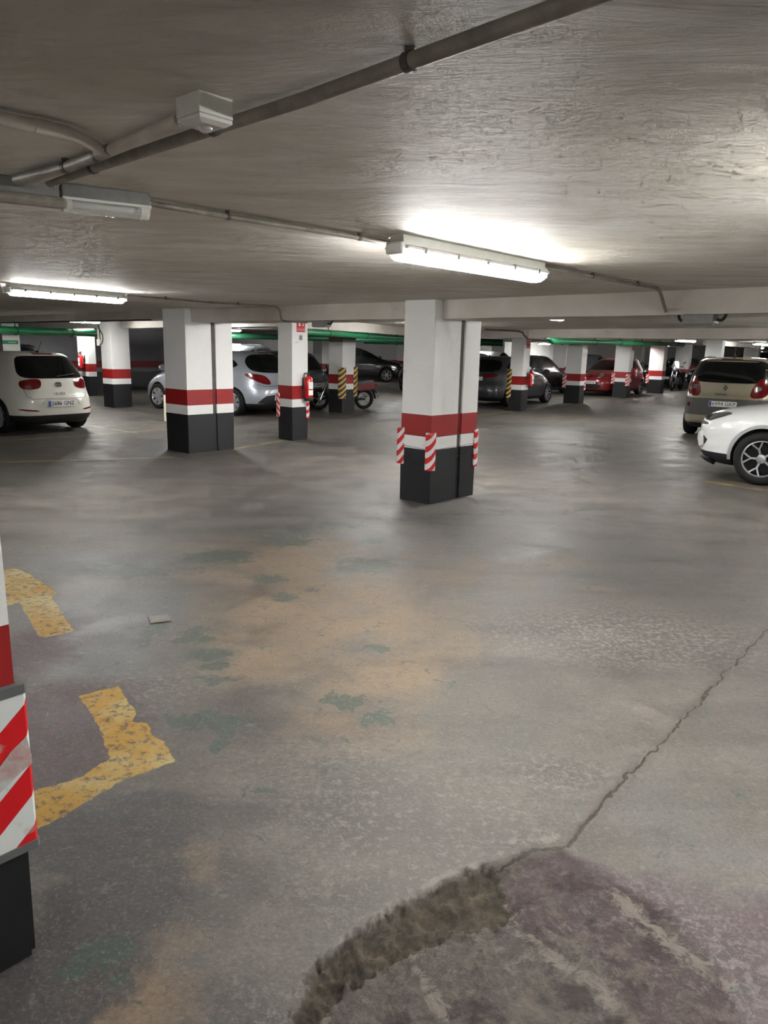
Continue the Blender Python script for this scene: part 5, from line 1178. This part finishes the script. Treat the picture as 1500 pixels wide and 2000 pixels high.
# arch trims
for sd in (1, -1):
    for ax in (.78, 3.42):
        bm = bmesh.new(); kd = 'left' if sd > 0 else 'right'; R0 = .345+.05; prev = None
        for k in range(25):
            a = rad(-8+196*k/24); q = []
            for r_ in (R0, R0+.045):
                h, n = c.ray(kd, ax+r_*math.cos(a), max(.22, .345+r_*math.sin(a))); q.append(bm.verts.new(h+Vector((0, sd*.012, 0)))); q.append(bm.verts.new(h-Vector((0, sd*.03, 0))))
            if prev:
                for i, j in ((0,2),(2,3),(3,1),(1,0)): bm.faces.new((prev[i], prev[j], q[j], q[i]))
            prev = q
        bmesh.ops.recalc_face_normals(bm, faces=bm.faces[:]); obj('arch_trim', bm, mat('arch_grey', rgb(150, 152, 152), 0.4) if (sd == 1 and ax > 1) else M['plastic_g'], c.root, 50)

def simple(label, loc, heading, sl, p, wheels, split=.3, glass_rear=None, lampz=.85, rim=('plain', 6), rails=False, cat='car'):
    c = Car(label, cat, (loc[0], loc[1], 0), heading, sl, p, [split], wheels, rim, nring=56)
    H = max(q[0] for q in sl); zb = H*.68
    c.patch('rear_window', 'rear', [(-.58,zb),(.58,zb),(.5,H*.92),(-.5,H*.92)], M['glass_k'], step=.1); c.patch('windscreen', 'front', [(-.66,zb),(.66,zb),(.52,H*.92),(-.52,H*.92)], M['glass_k'], step=.1)
    for sg in (1, -1):
        P = [(30,lampz-.06),(52,lampz-.03),(54,lampz+.08),(34,lampz+.07)]
        c.patch('tail_lamp', 'rwrap', P if sg > 0 else mirror_y(P), M['lamp_red'], 0.008, ustep=4); c.patch('head_lamp', 'fwrap', [(u, v-.08) for u, v in (P if sg > 0 else mirror_y(P))], M['lamp_clear'], 0.008, ustep=4)
    k = c.L/4.05
    c.sides([[(3.0*k,zb),(2.5*k,H*.92),(2.1*k,H*.945),(2.1*k,zb)], [(2.0*k,zb),(2.0*k,H*.945),(1.25*k,H*.94),(.9*k,zb+.06)]])
    c.patch('grille', 'front', [(-.4,.35),(.4,.35),(.45,.6),(-.45,.6)], M['plastic_k'], 0.005, step=.1); c.plate('rear', .62, ''); c.plate('front', .5, ''); c.mirrors(2.9*k, zb+.03, .82, p)
    if rails:
        for sd in (1, -1):
            bm = bmesh.new(); tube(bm, [c.ray('top', x, sd*.52)[0]+Vector((0,0,.035)) for x in (.8, 1.2, 1.7, 2.2)], .018, 8); obj('roof_rail', bm, M['alloy'], c.root)
    return c
SUV = [(.22,.16,4.25,.78,5,4.2),(.30,.06,4.36,.86,5,3.8),(.45,.01,4.42,.90,4.8,3.6),(.60,.0,4.42,.91,4.6,3.4),(.80,.02,4.36,.91,4.4,3.2),(.92,.05,4.15,.90,4.4,3.1),(1.02,.08,3.65,.88,4.4,3.1),(1.12,.11,3.2,.85,4.4,3.2),
       (1.3,.2,2.85,.79,4.4,3.4),(1.5,.3,2.4,.71,4.2,3.4),(1.6,.45,2.1,.62,3.8,3.2),(1.64,.8,1.85,.45,3.4,3),(1.65,1.2,1.6,.2,3,3)]
WS = dict(axles=[(.85,.34),(3.5,.34)], half=.88)
simple('black hatchback whose roof shows above the white hatchback', (-11.6, 22.2), 144, scaled(HATCH, 1.03, 1.02, 1.05), PAINT['black'], dict(axles=[(.76,.31),(3.3,.31)], half=.815))
simple('silver estate with roof rails beyond the silver hatchback', (-5.7, 25.4), 152, scaled(SUV, 1, 1, .985), PAINT['silver'], WS, rails=True)
simple('black car seen side-on far behind the motorcycle', (-1.35, 37.6), 2, SUV, PAINT['black'], WS)
c = simple('black crossover with bright headlamp, mostly hidden behind the central pillar', (2.08, 29.6), 235, SUV, PAINT['black'], WS, lampz=.90)
for sg in (1, -1):
    P = [(26,.70),(44,.72),(44,.90),(30,.93)]
    c.patch('chrome_surround', 'fwrap', P if sg > 0 else mirror_y(P), M['chrome'], 0.02, ustep=4)
simple('white car roof glimpsed over the graphite hatchback', (5.0, 35.2), 55, scaled(HATCH, 1.05, 1.02, 1.12), PAINT['pearl'], dict(axles=[(.78,.33),(3.37,.33)], half=.815))
simple('dark car behind the graphite hatchback with a red rear light', (5.9, 29.9), 55, scaled(HATCH, 1.02, 1, 1.03), PAINT['black'], dict(axles=[(.75,.31),(3.27,.31)], half=.80))
simple('black saloon between the last two banded pillars', (15.2, 39.6), 232, scaled(S308, 1.03, 1, 1.0), PAINT['black'], dict(axles=[(.83,.32),(3.5,.32)], half=.87))
simple('tall black van behind the beige people carrier', (16.3, 34.8), 150, scaled(SUV, 1.05, 1.02, 1.13), PAINT['black'], dict(axles=[(.89,.36),(3.7,.36)], half=.90))
simple('silver car in the far row left of the distant pillar', (9.4, 39.5), 150, scaled(HATCH, 1.05, 1.02, 1.08), PAINT['silver'], dict(axles=[(.78,.33),(3.37,.33)], half=.815))

# ------------------------------------------------------------------ motorcycles
def motorbike(label, loc, heading, tail='lamp_red', plate=True, s=1.0, shield=True):
    t = thing('motorcycle', label, 'motorcycle', loc, rad(heading))
    def W(x, r):
        bm = bmesh.new(); M4 = Matrix.Translation((x, 0, r)) @ Matrix.Rotation(PI/2, 4, 'X')
        bmesh.ops.create_cone(bm, segments=8, radius1=.001, radius2=.001, depth=.001)
        bm.clear(); n = 32; mr = r-.055
        lathe(bm, [(mr+.055*math.cos(a), .06*math.sin(a)) for a in [2*PI*i/10 for i in range(10)]], n, M4, 0, True); ty = obj('tyre', bm, M['rubber'], t, 60)
        bm = bmesh.new(); lathe(bm, [(mr-.045, -.03), (mr-.03, -.035), (mr-.03, .035), (mr-.045, .03)], n, M4, 0, True)
        for k in range(5):
            a = 2*PI*k/5; tube(bm, [M4 @ Vector((.03*math.cos(a), .03*math.sin(a), 0)), M4 @ Vector(((mr-.04)*math.cos(a+.15), (mr-.04)*math.sin(a+.15), 0))], .014, 6)
        tube(bm, [(x, -.06, r), (x, .06, r)], .045, 12); obj('rim', bm, M['alloy'], ty, 50)
    W(0, .31); W(1.42, .31)
    bm = bmesh.new(); tube(bm, smooth_path([(0,.09,.31),(.42,.10,.36),(.62,.05,.62),(1.12,.02,.80)], 4), .028, 8); tube(bm, smooth_path([(0,-.09,.31),(.42,-.10,.36),(.62,-.05,.62),(1.12,-.02,.80)], 4), .028, 8); obj('frame', bm, M['plastic_k'], t, 50)
    bm = bmesh.new(); box(bm, .42, .88, -.15, .15, .26, .60, 0, .05); obj('engine', bm, mat('engine_metal', rgb(70, 70, 72), .45, metal=.6), t)
    bm = bmesh.new()
    for sd in (-1, 1): tube(bm, [(1.42, sd*.09, .31), (1.16, sd*.09, .92)], .026, 8)
    obj('fork', bm, M['chrome'], t, 50)
    bm = bmesh.new(); bmesh.ops.create_uvsphere(bm, u_segments=18, v_segments=12, radius=1)
    for v in bm.verts: v.co = Vector((.86+v.co.x*.28, v.co.y*.15, .80+v.co.z*.13-v.co.x*-.03))
    obj('fuel_tank', bm, PAINT['black'], t, 60)
    bm = bmesh.new(); rows = []
    for x, wd, z0, z1 in ((-.28,.07,.80,.86),(-.1,.10,.76,.86),(.15,.13,.72,.82),(.4,.14,.68,.77),(.65,.10,.68,.76)):
        rows.append([bm.verts.new(q) for q in ((x,-wd,z0),(x,wd,z0),(x,wd*.85,z1),(x,-wd*.85,z1))])
    for A_, B_ in zip(rows, rows[1:]):
        for k in range(4): bm.faces.new((A_[k], B_[k], B_[(k+1)%4], A_[(k+1)%4]))
    bm.faces.new(rows[0]); bm.faces.new(rows[-1][::-1]); bmesh.ops.recalc_face_normals(bm, faces=bm.faces[:]); obj('seat', bm, M['plastic_k'], t, 50)
    bm = bmesh.new(); rows = []
    for x, wd, z0, z1 in ((-.36,.06,.66,.76),(-.25,.11,.60,.80),(.1,.13,.56,.74),(.3,.11,.56,.70)):
        rows.append([bm.verts.new(q) for q in ((x,-wd,z0),(x,wd,z0),(x,wd,z1),(x,-wd,z1))])
    for A_, B_ in zip(rows, rows[1:]):
        for k in range(4): bm.faces.new((A_[k], B_[k], B_[(k+1)%4], A_[(k+1)%4]))
    bm.faces.new(rows[0]); bm.faces.new(rows[-1][::-1]); bmesh.ops.recalc_face_normals(bm, faces=bm.faces[:]); obj('tail_fairing', bm, PAINT['dred'] if tail == 'lamp_red' else PAINT['black'], t, 50)
    bm = bmesh.new(); box(bm, -.39, -.33, -.07, .07, .68, .75, 0, .012); obj('tail_lamp', bm, M['lamp_red'], t)
    bm = bmesh.new(); n = 14
    for k in range(n):
        a0, a1 = rad(60+120*k/n), rad(60+120*(k+1)/n); q = []
        for a in (a0, a1):
            for y in (-.08, .08): q.append(bm.verts.new((.36*math.cos(a), y, .31+.36*math.sin(a))))
        bm.faces.new((q[0], q[1], q[3], q[2]))
    bmesh.ops.solidify(bm, geom=bm.faces[:], thickness=.006); obj('rear_mudguard', bm, M['plastic_k'], t, 50)
    if plate:
        bm = bmesh.new(); tube(bm, [(-.28, 0, .62), (-.42, 0, .48)], .02, 6); obj('plate_arm', bm, M['plastic_k'], t)
        bm = bmesh.new(); box(bm, -.46, -.452, -.11, .11, .34, .50, 0, .002, None); obj('number_plate', bm, M['plate'], t)
    bm = bmesh.new(); tube(bm, smooth_path([(1.0,-.3,1.02),(1.08,-.2,1.05),(1.12,0,1.0),(1.08,.2,1.05),(1.0,.3,1.02)], 5), .015, 8); obj('handlebar', bm, M['plastic_k'], t, 50)
    for sd in (-1, 1):
        bm = bmesh.new(); tube(bm, [(1.05, sd*.26, 1.04), (1.08, sd*.33, 1.22)], .008, 6); bmesh.ops.create_uvsphere(bm, u_segments=10, v_segments=6, radius=.055, matrix=Matrix.Translation((1.08, sd*.34, 1.24)) @ Matrix.Diagonal((.3, 1.2, .8, 1))); obj('mirror', bm, M['plastic_k'], t, 50)
    bm = bmesh.new(); bmesh.ops.create_uvsphere(bm, u_segments=14, v_segments=8, radius=.11, matrix=Matrix.Translation((1.24, 0, .93)) @ Matrix.Diagonal((.7, 1, 1, 1))); obj('head_lamp', bm, M['lamp_clear'], t, 60)
    bm = bmesh.new(); tube(bm, smooth_path([(.6,-.14,.28),(.2,-.16,.26),(-.15,-.17,.36)], 4), [.03]*4+[.045]*5, 10); obj('exhaust', bm, M['chrome'], t, 50)
    if shield:
        bm = bmesh.new(); v = [bm.verts.new(q) for q in ((1.22,-.16,1.0),(1.22,.16,1.0),(1.10,.11,1.28),(1.10,-.11,1.28))]; bm.faces.new(v); bmesh.ops.solidify(bm, geom=bm.faces[:], thickness=.004); obj('windshield', bm, M['lamp_clear'], t)
    bm = bmesh.new(); tube(bm, [(.55, .12, .28), (.5, .26, .01)], .012, 6); obj('side_stand', bm, M['plastic_k'], t)
    t.scale = (s, s, s); return t
motorbike('black motorcycle with a dark red tail behind the yellow and black guards', (-.62, 20.32, 0), 205, s=.9)
motorbike('black motorcycle leaning between two banded pillars right of the dark red car', (12.55, 35.2, 0), 215, tail='k', plate=False)
motorbike('dark motorcycle with a pale screen near the farthest banded pillars', (14.0, 36.0, 0), 235, tail='k', plate=False, s=1.05)

# ------------------------------------------------------------------ groups of repeats
GROUPS = {'pillar': 'banded pillars of the garage', 'corner guard': 'striped corner guards', 'fire extinguisher': 'fire extinguishers', 'ceiling lamp': 'ceiling lamps', 'car': 'parked cars',
          'motorcycle': 'parked motorcycles', 'beam': 'ceiling beams', 'pipe': 'pipes and conduits under the ceiling', 'junction box': 'cable boxes'}
for o in SC.objects:
    if o.parent is None and o.get('category') in GROUPS: o['group'] = GROUPS[o['category']]
